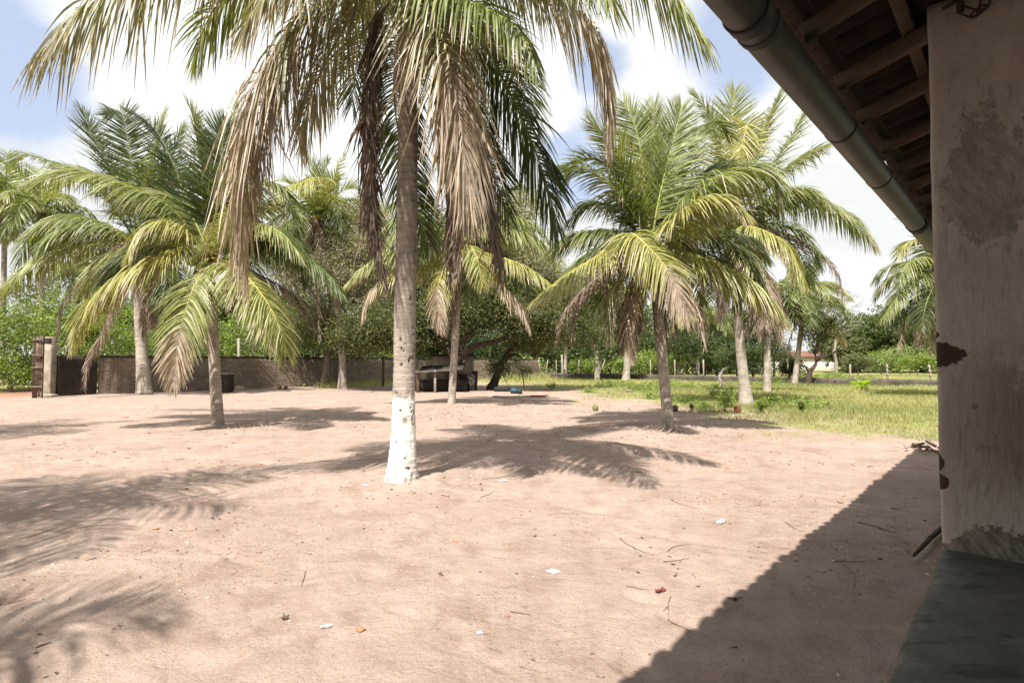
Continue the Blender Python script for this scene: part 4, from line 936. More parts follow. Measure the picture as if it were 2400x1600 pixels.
# ------------------------------------------------------------------ walls, posts, shed, far house
def blockwall_mat():
    s = NT('rough_mud_block'); tc = s.n('ShaderNodeTexCoord').outputs['Object']
    ang = math.atan2(W1[1] - W0[1], W1[0] - W0[0]); mp = s.n('ShaderNodeMapping'); mp.vector_type = 'POINT'; mp.inputs['Rotation'].default_value = (0, 0, -ang); s.l(tc, mp.inputs[0])
    sx = s.n('ShaderNodeSeparateXYZ'); s.l(mp.outputs[0], sx.inputs[0]); cb = s.n('ShaderNodeCombineXYZ'); s.l(sx.outputs[0], cb.inputs[0]); s.l(sx.outputs[2], cb.inputs[1])
    nz = s.noise(3.2, 6, .7, cb.outputs[0]); wv = s.n('ShaderNodeVectorMath', operation='ADD'); s.l(cb.outputs[0], wv.inputs[0])
    o = s.n('ShaderNodeCombineXYZ'); s.l(s.math('MULTIPLY', s.math('SUBTRACT', nz, .5), .3), o.inputs[1]); s.l(o.outputs[0], wv.inputs[1])
    br = s.n('ShaderNodeTexBrick'); s.l(wv.outputs[0], br.inputs['Vector'])
    for k, v in (('Scale', 1.), ('Mortar Size', .016), ('Mortar Smooth', .4), ('Brick Width', .34), ('Row Height', .09), ('Bias', 0)): br.inputs[k].default_value = v
    br.inputs['Color1'].default_value = (1, 1, 1, 1); br.inputs['Color2'].default_value = (.72, .72, .72, 1); br.inputs['Mortar'].default_value = (.22, .22, .22, 1)
    big = s.noise(.8, 6, .65, cb.outputs[0]); c = s.mix(s.rng(big, .35, .65), (.47, .375, .295), (.35, .275, .215))
    c = s.mix(.8, c, s.mix(1.0, c, br.outputs['Color'], 'MULTIPLY'))
    c = s.mix(s.rng(s.math('ADD', sx.outputs[2], s.math('MULTIPLY', nz, .5)), 2.15, 2.4, 0, .85), c, (.05, .035, .025))
    c = s.mix(s.rng(s.noise(2.2, 5, .7, cb.outputs[0]), .58, .68, 0, .5), c, (.5, .4, .3))
    c = s.mix(s.rng(sx.outputs[2], .35, 0, 0, .5), c, (.33, .24, .17))
    return s.principled(c, .95, .1, s.bump(s.math('ADD', br.outputs['Fac'], s.math('MULTIPLY', s.noise(5, 8, .75, cb.outputs[0]), -4.5)), 1.0, -.05))
M_BLOCK = blockwall_mat()
M_DKWALL = simple('dark_stained_concrete', (.055, .043, .035), (.025, .02, .018), 1.3, .9, .5, 20, .02)
M_CONC = simple('weathered_concrete', (.36, .31, .25), (.2, .17, .13), 2.5, .9, .6, 30, .01)
M_PALE = simple('pale_post_concrete', (.32, .29, .25), (.19, .165, .14), 4, .9, .4, 30, .01)
M_LOWW = simple('mossy_shaded_low_wall', (.12, .10, .08), (.045, .04, .032), 1.4, .9, .6, 14, .02)  # moss tone, with the shade of the trees darkened into the colour
M_OLDW = simple('grey_weathered_wood', (.19, .14, .1), (.09, .06, .045), 5, .9, .6, 30, .01)
M_SHED = simple('lichened_shed_plaster', (.34, .3, .24), (.12, .1, .08), 1.1, .9, .5, 16, .02)
M_SHEDR = simple('shed_sheet_roof', (.07, .058, .05), (.04, .033, .028), 2, .9, .4, 16, .02)
M_WHITE = simple('whitewash', (.78, .77, .74), (.68, .66, .62), .6, .9, .2, 6, .01)
M_RTILE = simple('red_roof_tile', (.27, .14, .10), (.17, .09, .07), 1.2, .9, .3, 10, .02)

def axes2(a, b):
    d = unit(np.array((b[0] - a[0], b[1] - a[1], 0.))); return np.array((d, np.cross((0, 0, 1.), d), (0, 0, 1.)))
def wallrun(name, a, b, h, t, mat, label, cat='wall', capm=None, hn=None, step=.4, rough=.02):
    a = np.array((a[0], a[1], 0.)); b = np.array((b[0], b[1], 0.)); ax = axes2(a, b); L = np.linalg.norm(b - a); n = int(L / step); m = 10 if h > 1 else 5
    root = empty(name, a, label, cat); mb = MB(); V = []
    for i in range(n + 1):
        p = a + ax[0] * L * i / n; hh = h + .03 * sn(i * step * .5, 3) + (hn or 0) * i / n
        prof = [(-t / 2, z) for z in np.linspace(-.2, hh, m)] + [(t / 2, z) for z in np.linspace(hh, -.2, m)]
        for (c, z) in prof: V.append(p + ax[1] * (c + np.sign(c) * rough * sn(i * step * 2, z * 3, c)) + np.array((0, 0, z)))
    w = 2 * m; i = np.arange(n)[:, None] * w; j = np.arange(w - 1)[None]
    Q = np.stack([i + j, i + w + j, i + w + j + 1, i + j + 1], -1).reshape(-1, 4)
    cap0 = [tuple(range(w))]; mb.add(V, Q, ())
    me_o = part('wall_face', mb, mat, root)
    mb2 = MB().box(a - ax[0] * .002 + (0, 0, h / 2), (.02, t * .96, h), ax); mb2.box(b + ax[0] * .002 + (0, 0, h / 2), (.02, t * .96, h), ax); part('wall_end', mb2, mat, root)
    return root, ax, L
bw, bax, bL = wallrun('block_wall', W0, W1, 2.06, .2, M_BLOCK, 'long rough brown block wall closing the back left of the yard')
for i in range(60):     # coping pieces proud of the wall top
    t0, t1 = bL * i / 60 + .006, bL * (i + 1) / 60 - .006; m_ = (t0 + t1) / 2
    part('coping', MB().box(np.array((*W0, 0)) + bax[0] * m_ + (0, 0, 2.09 + .03 * sn(m_ * .5, 3) + RNG.normal(0, .006)), (t1 - t0, .24, .09), bax, .012, .004), M_DKWALL, bw)
gp = grd(107, 929)
dk, dax, dL = wallrun('stained_shaded_wall', (gp[0] + .25, gp[1] + .4), (W0[0] - .1, W0[1] - .1), 2.1, .16, M_DKWALL, 'short stained, shade-darkened wall panel between gate pillar and block wall', rough=.006)  # near-black colour carries stains and the shade of a side turned from the sun
lw, lax, lL = wallrun('low_wall', L0 + (.15, -.2), L1, .62, .16, M_LOWW, 'low grey wall dividing the grassy yard from the pasture', hn=-.1)
# gate pillar and old plank gate
g = empty('gate_pillar', gp, 'mossy square concrete pillar at the left end of the dark wall', 'pillar')
mb = MB().box(gp + (0, .2, 1.5), (.46, .4, 3.1), None, .03, .006); part('shaft', mb, M_CONC, g)
mb = MB().box(gp + (.04, -.02, 2.86), (.34, .03, .3), None, .02, .01); part('black_stain_cap', mb, M_DKWALL, g)
mb = MB().box(gp + (.1, -.1, .05), (.9, .5, .14), None, .04, .02); part('footing', mb, M_CONC, g)
gg = grd(88, 933); gt = empty('plank_gate', gg, 'old weathered plank gate folded open beside the left pillar', 'gate')
for i in range(4):
    part('plank', MB().box(gg + (-.26 + i * .125, .05 + .02 * i, 1.5 + .04 * RNG.normal()), (.115, .03, 2.98 + .1 * RNG.normal()), None, .006, .006), M_OLDW, gt)
for z in (.55, 1.5, 2.1, 2.85): part('rail', MB().box(gg + (-.07, .0, z), (.54, .04, .09), None, .006, .004), M_OLDW, gt)
for z in (1.15, 1.98): part('hinge', MB().box(gg + (-.05, -.03, z), (.3, .02, .12), None, .004, .004), M_IRON, gt)
# posts
def post(name, p, h, w, mat, lean=(0, 0), label='', cat='post', group=None, jit=.006, d=None):
    p = np.asarray(p, float); ax2 = unit(np.array((lean[0], lean[1], 1.))); a0 = unit(np.cross((0, 1., 0), ax2)); a1 = np.cross(ax2, a0)
    root = empty(name, p, label, cat, group)
    part('shaft', MB().box(p + ax2 * (h / 2 - .1), (w, d or w, h + .2), np.array((a0, a1, ax2)), w * .12, jit), mat, root); return root, ax2
post('wooden_post', grd(898, 905), 2.2, .17, M_OLDW, label='dark wooden post just left of the white painted trunk')
post('wooden_post', grd(955, 911), 2.1, .13, M_PALE, (.01, 0), 'pale thin post just right of the white painted trunk')
post('wooden_post', grd(970, 911), 1.55, .22, M_CONC, (0, 0), 'short thick post with brace beside the shed')
post('wooden_post', grd(976, 915), 2.4, .16, M_PALE, (0, 0), 'tall pale post at the shed corner')
p_ = grd(962, 912); single('timber_brace', MB().tube([p_ + (-.3, 0, .8), p_ + (.3, 0, .05)], .05, 6), M_PALE, p_, 'pale diagonal brace leaning between the posts by the shed', 'brace')
b_ = grd(507, 920) + (0, .6, 0); r_ = empty('concrete_block', b_, 'dark square concrete block hidden behind the young palm trunk', 'block')
part('block_body', MB().box(b_ + (0, 0, .5), (1.04, .8, 1.1), None, .03, .012), M_DKWALL, r_); part('block_cap', MB().box(b_ + (0, 0, 1.08), (1.1, .86, .07), None, .02, .008), M_CONC, r_)
b_ = grd(564, 902); post('light_post', b_ + (0, -.3, 0), 3.6, .2, M_PALE, (-.015, 0), 'tall pale concrete post in front of the block wall')
b_ = grd(572, 899); mbx = MB().box(b_ + (0, -.2, .12), (.35, .3, .24), None, .04, .02); single('plastic_bucket', mbx, M_WHITE, b_, 'small whitish bucket at the foot of the block wall', 'bucket')
b_ = grd(565, 913); single('tree_stump', MB().tube([b_ - (0, 0, .1), b_ + (0, 0, .08), b_ + (.02, 0, .2)], [.42, .36, .34], 14, jit=.05), M_CONC, b_, 'low flat tree stump on the sand before the block wall', 'stump')
# insulators on the wall coping
for i, x in enumerate((648, 734, 808, 872)):
    u = (x - 1200) / FPX; t = (u * W0[1] - W0[0]) / ((W1[0] - W0[0]) - u * (W1[1] - W0[1])); p = np.array((*(W0 + (W1 - W0) * t), 2.13))
    r_ = empty('wire_bracket', p, ('white wire bracket on the wall, left of the leaning palm', 'white wire bracket on the wall, second from the left', 'white wire bracket on the wall, right of the leaning palm trunk', 'white wire bracket on the wall nearest the white painted trunk')[i], 'bracket', 'white wire brackets on the block wall')
    for dx in (-.12, .12): part('arm', MB().box(p + bax[0] * dx + (0, 0, .22), (.04, .04, .46), bax, .005), M_WHITE, r_)
    for dz in (.15, .42): part('bar', MB().box(p + (0, 0, dz) - bax[1] * .03, (.34, .03, .05), bax, .005), M_WHITE, r_)
# fence posts on the low wall with wires
FP = []
for i, x in enumerate((1259, 1304, 1357, 1410, 1462, 1525, 1583, 1650, 1995, 2083, 2188)):
    u = (x - 1200) / FPX; t = (u * L0[1] - L0[0]) / ((L1[0] - L0[0]) - u * (L1[1] - L0[1])); q = L0 + (L1 - L0) * t; p = np.array((q[0] + .0, q[1] + .2, 0))
    hh = 2.0 if x < 1700 else 1.62
    dsc = ('leftmost of the pale fence posts, near the tall wall', 'pale fence post behind the sparse bush', 'pale fence post right of the sparse bush', 'pale fence post left of leaning sticks', 'pale fence post beside the patchy small palm', 'grey fence post left of the skirted palm', 'grey fence post just right of the skirted palm trunk', 'grey fence post left of the crooked pale sapling', 'short pale fence post before the forked tree', 'pale banded fence post in the open pasture', 'leaning banded fence post next to the pillar')[i]
    r_, ax2 = post('fence_post', p, hh, .11, M_PALE if i not in (5, 6, 7) else M_CONC, ((-.14 if x == 2188 else .01 * (i % 3 - 1)), 0), dsc, 'fence post', 'fence posts along the low wall')
    FP.append((p, ax2, hh))
    if x in (2083, 2188):
        for k in range(5): part('dark_band', MB().box(p + ax2 * (.3 + k * .28), (.15, .15, .05), np.array((unit(np.cross((0, 1., 0), ax2)), np.cross(ax2, unit(np.cross((0, 1., 0), ax2))), ax2)), .004), M_CONC, r_)
wr = empty('fence_wire', FP[0][0], 'thin barbed wires strung between the pasture fence posts', 'wire')
for hz in (.95, 1.3, 1.65):
    pts = []
    for k, (p, a, hh) in enumerate(FP):
        if k: pts.append((pts[-1] + p + a * hz * hh / 2.0) / 2 - (0, 0, .03))
        pts.append(p + a * hz * hh / 2.0 + (0, -.1, 0))
    part('strand', MB().tube(pts, .006, 4), M_IRON, wr)
post('fence_post', grd(1318, 885), 2.6, .22, M_PALE, (-.02, 0), 'pale bare trunk-like post in the grass before the low wall', 'fence post')
# shed
sc = grd(1040, 921); sc[1] += .6
sh = empty('concrete_shed', sc, 'small dark concrete shed with lean-to roof behind the thin brown palm', 'shed')
M1 = M_SHED
Y0 = sc[1]; xl = at(985, 900, Y0 + 2)[0]; xm = at(1012, 900, Y0 + 2)[0]; xr = at(1104, 900, Y0 + 2)[0]; top = at(1050, 834, Y0 + 2)[2]
part('main_block', MB().box(((xm + xr) / 2, Y0 + 3.4, top / 2), (xr - xm, 2.8, top), None, .05, .015), M1, sh)
part('side_block', MB().box(((xl + xm) / 2 + .25, Y0 + 3.2, .95), (xm - xl - .1, 2.2, 2.0), None, .05, .015), M_SHED, sh)
part('roof_slab', MB().box(((xm + xr) / 2, Y0 + 3.4, top + .06), (xr - xm + .25, 3.0, .14), None, .03, .015), M_DKWALL, sh)
zr = at(1010, 872, Y0)[2]
for i in range(6):
    x0 = at(978, 870, Y0)[0] + i * .44
    part('roof_sheet', MB().box((x0 + .2, Y0 + .95, zr + .14 + .012 * (i % 2) + i * .035), (.46, 2.5, .03), np.array(((1, 0, .07), unit(np.array((0, 1, .16))), unit(np.array((0, -.16, 1))))), .004, .006), M_SHEDR, sh)
for x in (979, 1020): part('roof_post', MB().box((at(x, 900, Y0)[0], Y0, (zr + .1) / 2), (.14, .14, zr + .14), None, .015, .01), M_PALE if x > 1000 else M_OLDW, sh)
part('roof_beam', MB().box((at(1015, 900, Y0)[0], Y0 + .02, zr + .04 + .03), (2.6, .1, .09), np.array(((1, 0, .05), (0, 1, 0), (-.05, 0, 1))), .01), M_OLDW, sh)
part('trough', MB().box((at(1030, 900, Y0)[0], Y0 + 1.5, .35), (3.0, .6, .7), None, .04, .01), M_DKWALL, sh)
part('side_pier', MB().box((xr + .12, Y0 + 2.6, .55), (.45, .6, 1.3), None, .05, .02), M_DKWALL, sh)
part('lower_wall', MB().box((at(1085, 900, Y0)[0], Y0 + 1.8, .45), (1.2, .3, 1.1), None, .03, .02), M_DKWALL, sh)
# far white house
hY = 118.; hx0, hx1 = at(1745, 850, hY)[0], at(1962, 850, hY)[0]; gz = ground_z(0, hY); ze = at(1800, 834, hY)[2]; zt = at(1800, 823, hY)[2]
ho = empty('white_house', ((hx0 + hx1) / 2, hY, gz), 'long low white house with red tiled roof beyond the pasture', 'house')
part('wall', MB().box(((hx0 + hx1) / 2, hY + 3, (gz + ze) / 2 - .1), (hx1 - hx0, 6, ze - gz + .2), None, .02), M_WHITE, ho)
mb = MB(); V = []; 
for (y, z) in ((hY - .6, ze - .15), (hY + 3, zt), (hY + 6.6, ze - .15), (hY + 6.6, ze - .3), (hY + 3, zt - .15), (hY - .6, ze - .3)):
    V += [(hx0 - .4, y, z), (hx1 + .4, y, z)]
Q = [(2 * i, 2 * i + 1, (2 * i + 3) % 12, (2 * i + 2) % 12) for i in range(6)]; Q += [(0, 2, 8, 10), (2, 4, 6, 8), (1, 11, 9, 3), (3, 9, 7, 5)]
mb.add(V, Q); roof = part('roof', mb, M_RTILE, ho)
for i in range(40):
    x = hx0 - .3 + (hx1 - hx0 + .6) * i / 39; part('tile_row', MB().tube([(x, hY - .65, ze - .12), (x, hY + 3, zt + .03)], .12, 6), M_RTILE, roof)
part('window', MB().box((hx0 + 11.5, hY - .02, (gz + ze) / 2 + .2), (1.1, .06, 1.0), None, .01), M_OLDW, ho)

# ------------------------------------------------------------------ broadleaf trees and bushes
M_DBARK = simple('dark_tree_bark', (.075, .055, .042), (.035, .026, .02), 5, .9, .8, 18, .03)
M_GBARK = simple('grey_tree_bark', (.3, .26, .21), (.16, .13, .1), 5, .9, .6, 18, .02)
L_OLIVE = (np.array((.055, .066, .026)), np.array((.165, .16, .08))); L_GREYB = (np.array((.16, .145, .11)), np.array((.40, .355, .28)))
L_BRIGHT = (np.array((.075, .11, .022)), np.array((.25, .30, .075))); L_DEEP = (np.array((.025, .04, .014)), np.array((.075, .098, .034))); L_MID = (np.array((.04, .06, .02)), np.array((.125, .148, .05)))
L_PALE = (np.array((.16, .2, .08)), np.array((.3, .33, .15)))
DENS = 1.0
def leaves(blobs, size, cols, rg, clump=.45, asp=.5, per=26, down=.0, dens=1.0):
    """blobs: list of (centre, (rx, ry, rz), number of leaves)"""
    Vs, Cs = [], []
    for (c, r, num) in blobs:
        num = int(num * dens); c = np.asarray(c, float); r = np.asarray(r, float) * np.ones(3); nc = max(3, num // per)
        d = unit(rg.normal(size=(nc, 3))); rad = rg.random((nc, 1)) ** .45; cc = c + d * rad * r
        idx = rg.integers(0, nc, num); p = cc[idx] + rg.normal(size=(num, 3)) * clump * np.array((1, 1, .7)) * rg.uniform(.5, 1.2, (nc, 1))[idx]
        tone = rg.random((nc, 1))[idx] * .75 + rg.random((num, 1)) * .25; col = cols[0] * (1 - tone) + cols[1] * tone
        n = unit(rg.normal(size=(num, 3)) + np.array((0, 0, .9))); a = unit(np.cross(n, rg.normal(size=(num, 3)))); b = np.cross(n, a)
        a = unit(a - np.array((0, 0, down))); s = size * rg.uniform(.6, 1.35, (num, 1)); b = b * s * asp / 2; a = a * s / 2
        Vs.append(np.stack([p - a, p + b - a * .1, p + a, p - b - a * .1], 1).reshape(-1, 3)); Cs.append(np.repeat(col, 4, 0))
    V = np.concatenate(Vs); n = len(V) // 4
    return V, np.arange(n * 4).reshape(-1, 4), np.concatenate(Cs)
def limbs(mb, p0, pts, r0, r1, n=8, seed=0, wig=.06):
    rg = np.random.default_rng(seed); P = catmull([p0] + list(pts), 14); L = np.linalg.norm(P[-1] - P[0]); P[1:-1] += rg.normal(0, wig * L / 6, P[1:-1].shape)
    mb.tube(P, np.linspace(r0, r1, 14), n, jit=.05)
def twigs(mb, blobs, cnt, rg, r=.02, L=1.0):
    for (c, rr, _) in blobs:
        c = np.asarray(c, float)
        for _k in range(cnt):
            d = unit(rg.normal(size=3)) ; a = c + d * rr * rg.uniform(.1, .7); b = a + (d + rg.normal(0, .5, 3)) * L * rg.uniform(.5, 1.2)
            mb.tube([a, (a + b) / 2 + rg.normal(0, .1 * L, 3), b], [r, r * .7, r * .25], 4, False)
def tree(label, base, blobs, cols, size=.14, trunkpts=(), limbl=(), r=.25, bark=None, seed=0, clump=.45, name='tree', cat='tree', tw=8, asp=.5, group=None, extra=None, down=0., per=26, twr=.02, twL=1.0, dens=1.0):
    rg = np.random.default_rng(seed); base = np.asarray(base, float); root = empty(name, base, label, cat, group); mb = MB()
    tp = [np.asarray(q, float) for q in trunkpts]
    if tp: limbs(mb, base - (0, 0, .15), tp, r, r * .55, 10, seed)
    endp = tp[-1] if tp else base
    for lm in limbl: limbs(mb, np.asarray(lm[0], float), [np.asarray(q, float) for q in lm[1:]], r * .55, r * .15, 8, seed + 5)
    if not limbl:
        for (c, rr, _) in blobs[:9]: limbs(mb, endp - (0, 0, .2), [endp * .5 + np.asarray(c) * .5 + rg.normal(0, .2, 3), np.asarray(c)], r * .45, r * .1, 6, int(rg.integers(1e6)))
    part('trunk', mb, bark or M_DBARK, root, True)
    if tw: 
        mt = MB(); twigs(mt, blobs, tw, rg, twr, twL); part('branches', mt, bark or M_DBARK, root, kind='stuff')
    V, Q, col = leaves(blobs, size, cols, rg, clump, asp, per, down, dens); Vs, Qs, Cs = [V], [Q], [col]
    for (bl, cl) in (extra or []):
        v, q, c = leaves(bl, size, cl, rg, clump, asp, per, down, dens); Qs.append(q + sum(len(x) for x in Vs)); Vs.append(v); Cs.append(c)
    put('crown', npmesh('crown', np.concatenate(Vs) - base, np.concatenate(Qs), M_LEAF, np.concatenate(Cs)), root, kind='stuff')
    return root
def bl(x, y, Y, r, n, rz=.75): return (at(x, y, Y), (r, r, r * rz), n)

b = grd(1068, 917); Yt = b[1]
def A(x, y, dy=0): return at(x, y, Yt + dy)
tree('great spreading tree with dark gnarled forked trunk shading the shed', b,
     [bl(960, 770, Yt - .5, 1.7, 3000, .8), bl(1010, 730, Yt + .5, 2.0, 4200), bl(1110, 715, Yt, 2.3, 5500), bl(1180, 690, Yt + .5, 2.2, 5000), bl(1240, 735, Yt - .5, 1.9, 3800), bl(1080, 650, Yt + 1, 2.3, 4600), bl(1170, 610, Yt + 1, 2.2, 4000),
      bl(1260, 770, Yt, 1.5, 2400), bl(1010, 610, Yt + 1.5, 2.3, 3600), bl(960, 660, Yt + 1, 2.0, 3000), bl(1100, 540, Yt + 1.5, 2.0, 2600), bl(1290, 690, Yt + 1, 1.6, 2000), bl(880, 760, Yt, 1.9, 3400), bl(830, 790, Yt + 1, 1.5, 2200), bl(1000, 800, Yt + 1.5, 1.4, 2000)],
     L_OLIVE, .16, [A(1062, 870), A(1082, 835)], [(A(1082, 835), A(1105, 815), A(1140, 803), A(1190, 792), A(1240, 770)), (A(1070, 850), A(1050, 815), A(1030, 800), A(960, 806), A(890, 800), A(850, 780)), (A(1082, 835), A(1085, 780), A(1080, 700), A(1110, 620)), (A(1090, 800), A(1140, 740), A(1200, 690), A(1240, 640)), (A(1050, 815), A(1000, 740), A(920, 680), A(860, 640))], .42, M_DBARK, 5, .5,
     extra=[([bl(1190, 540, Yt + 1, 1.9, 2300), bl(1255, 610, Yt, 1.5, 1500), bl(1220, 480, Yt + 1, 1.4, 1100)], L_GREYB)], tw=20, dens=2.9)
b = grd(1148, 913); Y2 = b[1]
tree('smaller leaning tree with dark hollow trunk right of the shed', b,
     [bl(1235, 790, Y2, 1.4, 2600), bl(1290, 760, Y2, 1.9, 3600), bl(1350, 745, Y2 + 1, 2.0, 3200), bl(1170, 860, Y2 - .3, .6, 700), bl(1310, 700, Y2 + 1, 1.8, 2600)], L_OLIVE, .15, [at(1165, 880, Y2), at(1176, 850, Y2)], [(at(1176, 850, Y2), at(1190, 838, Y2), at(1205, 830, Y2), at(1222, 838, Y2)), (at(1172, 860, Y2), at(1195, 820, Y2), at(1220, 795, Y2), at(1290, 750, Y2)), (at(1195, 820, Y2), at(1230, 800, Y2), at(1330, 730, Y2))], .34, M_DBARK, 6, dens=2.)
Y3 = 41.
tree('grey brown scrubby tree with tiny leaves left of the white painted trunk', at(760, 905, Y3) * (1, 1, 0), [bl(700, 560, Y3, 2.0, 3200), bl(770, 590, Y3 - 1, 2.6, 6000), bl(850, 560, Y3, 2.4, 5200), bl(870, 640, Y3 - 1, 2.3, 4600), bl(800, 680, Y3 - .5, 2.6, 5200), bl(665, 610, Y3 - 5.5, 1.6, 2600), bl(705, 640, Y3 - 5.5, 1.6, 2800), bl(800, 640, Y3 - 5.5, 1.9, 3600), bl(850, 585, Y3 - 5.5, 1.7, 3000), bl(862, 520, Y3 - 4, 1.5, 2000), bl(660, 560, Y3, 1.4, 1500), bl(860, 500, Y3 + 1, 1.8, 2600)], L_GREYB, .13, [at(768, 850, Y3), at(780, 760, Y3)], (), .3, M_GBARK, 7, .5, extra=[([bl(720, 760, Y3, 2.4, 4200), bl(800, 790, Y3, 2.3, 4200), bl(880, 780, Y3 + 1, 2.2, 3600), bl(650, 790, Y3, 2.0, 2600)], L_OLIVE)], tw=40, twr=.026, dens=2.8)
Y4 = 54.
tree('grey green tree behind the drooping fronds, right of the dark leaning tree', at(1400, 880, Y4) * (1, 1, 0), [bl(1330, 690, Y4, 2.4, 3600), bl(1400, 700, Y4, 2.8, 4200), bl(1350, 770, Y4, 2.4, 3600), bl(1440, 760, Y4, 2.2, 2600)], L_OLIVE, .2, [at(1398, 820, Y4)], (), .3, M_GBARK, 8, .55, extra=[([bl(1290, 640, Y4, 1.8, 1500), bl(1460, 700, Y4, 2, 1800)], L_GREYB)], tw=20, dens=2.2)
# bright bushes outside the wall at the left
for i, (x, y, Y, r, n, cl, lab) in enumerate((
    (25, 770, 34, 2.0, 6500, L_BRIGHT, 'bright green bush at the left edge behind the dirt road'), (120, 740, 37, 2.1, 6500, L_BRIGHT, 'bright green bush above the gate pillar'),
    (190, 760, 38, 1.9, 5000, L_BRIGHT, 'bright green bush above the shade-darkened wall panel'), (60, 700, 44, 2.4, 4500, L_MID, 'darker tree behind the bright bushes at left'),
    (275, 770, 41, 2.1, 4500, L_BRIGHT, 'bright bush behind the wall, left of the flared palm trunk'), (400, 790, 46, 2.3, 4500, L_MID, 'bush behind the wall, right of the flared palm trunk'),
    (470, 790, 50, 2.2, 3600, L_BRIGHT, 'bush behind the wall, left of the young palm trunk'), (590, 770, 52, 2.6, 4600, L_BRIGHT, 'feathery bright bush behind the wall, right of the young palm'),
    (670, 800, 56, 2.4, 3200, L_MID, 'bush behind the wall under the yellow frond tip'), (930, 820, 62, 2.2, 2600, L_BRIGHT, 'bright bush behind the wall beside the painted trunk'))):
    b = at(x, 880, Y); b[2] = 0; c = at(x, y, Y)
    tree(lab, b, [(c, (r, r, r * .8), n // 2), (c + (r * .8, .3, -r * .5), (r * .8,) * 3, n // 4), (c + (-r * .8, 0, -r * .6), (r * .8,) * 3, n // 4), (c * (1, 1, 0) + (0, -.4, 1.3), (r * 1.2, r, 1.2), n // 2)], cl, .17 if i < 5 else .2, [b + (c - b) * .5], (), .1, M_GBARK, 30 + i, .36, 'bush', 'bush', 6)
# woods beyond wall and pasture
WR = np.random.default_rng(77)
dist = [(x, y, Y, r, c) for (x, y, Y, r, c) in (
    (380, 735, 62, 3.4, L_OLIVE), (470, 720, 66, 3.6, L_GREYB), (560, 715, 70, 3.8, L_OLIVE), (650, 720, 70, 3.6, L_MID), (740, 730, 72, 4., L_DEEP), (880, 730, 74, 4, L_DEEP), (960, 750, 76, 3.6, L_MID), (1050, 740, 78, 4.2, L_DEEP), (1150, 750, 80, 4.2, L_MID),
    (1240, 760, 84, 4.2, L_BRIGHT), (1310, 750, 86, 4.6, L_MID), (1390, 750, 84, 4.4, L_BRIGHT), (1460, 745, 88, 4.8, L_MID), (1540, 750, 86, 4.6, L_BRIGHT), (1610, 755, 82, 4.0, L_DEEP), (1690, 765, 84, 4., L_MID), (1750, 770, 88, 4., L_DEEP), (300, 740, 66, 3., L_MID), (230, 760, 64, 2.6, L_OLIVE),
    (420, 810, 58, 2.6, L_DEEP), (520, 805, 60, 2.6, L_MID), (620, 810, 60, 2.6, L_OLIVE), (720, 805, 62, 2.8, L_DEEP), (820, 810, 63, 2.8, L_OLIVE), (920, 800, 66, 2.8, L_DEEP), (1000, 810, 70, 2.8, L_MID), (1100, 815, 72, 3., L_DEEP), (1200, 810, 76, 3., L_OLIVE), (1285, 815, 78, 3.2, L_MID), (1360, 815, 78, 3.2, L_DEEP), (1430, 815, 80, 3.2, L_MID), (1510, 815, 80, 3.4, L_DEEP), (1580, 820, 82, 3.2, L_OLIVE), (1640, 820, 84, 3.2, L_MID), (1710, 815, 86, 3.4, L_DEEP))]
protos = []
for i, (x, y, Y, r, cl) in enumerate(dist):
    b = at(x, 880, Y); b[2] = ground_z(0, Y); c = at(x, y, Y); bs = [(c, (r, r, r * .7), 1500)]
    for k in range(4): a = WR.uniform(0, 2 * PI); bs.append((c + (math.cos(a) * r * .8, math.sin(a) * r * .6, WR.uniform(-.75, .3) * r), (r * .6,) * 3, 800))
    bs.append((c * (1, 1, .45) + (0, -1, 0), (r * .9, r * .9, r * .7), 900))
    tree('tree of the woodland strip beyond the walls', b, bs, cl, .33, [b + (c - b) * .6], (), .25, M_DBARK, 200 + i, .6, 'tree', 'tree', 4, .6, 'woodland trees beyond the walls', dens=1.5)
for i, (x, y, Y, r, cl, lab) in enumerate(((2010, 790, 96, 7.2, L_MID, 'rounded dense green tree behind the pasture, left of centre'), (2085, 785, 100, 8.0, L_MID, 'tallest rounded dense tree behind the pasture'), (2160, 780, 98, 6.6, L_DEEP, 'dense dark tree next to the pillar behind the pasture'), (2240, 770, 90, 7., L_DEEP, 'dense tree hidden behind the pillar'), (1985, 812, 92, 2.8, L_OLIVE, 'olive rounded scrub right of the white house'))):
    b = at(x, 868, Y); b[2] = ground_z(0, Y); c = at(x, y, Y); bs = [(c, (r, r, r * .62), 5200)]
    for k in range(9): a = WR.uniform(0, 2 * PI); bs.append((c + (math.cos(a) * r * .75, math.sin(a) * r * .6 - 1, WR.uniform(-.75, .35) * r), (r * .42,) * 3, 1000))
    tree(lab, b, bs, cl, .36, [b + (c - b) * .6], (), .4, M_DBARK, 300 + i, .42, tw=6, asp=.7, dens=1.6)
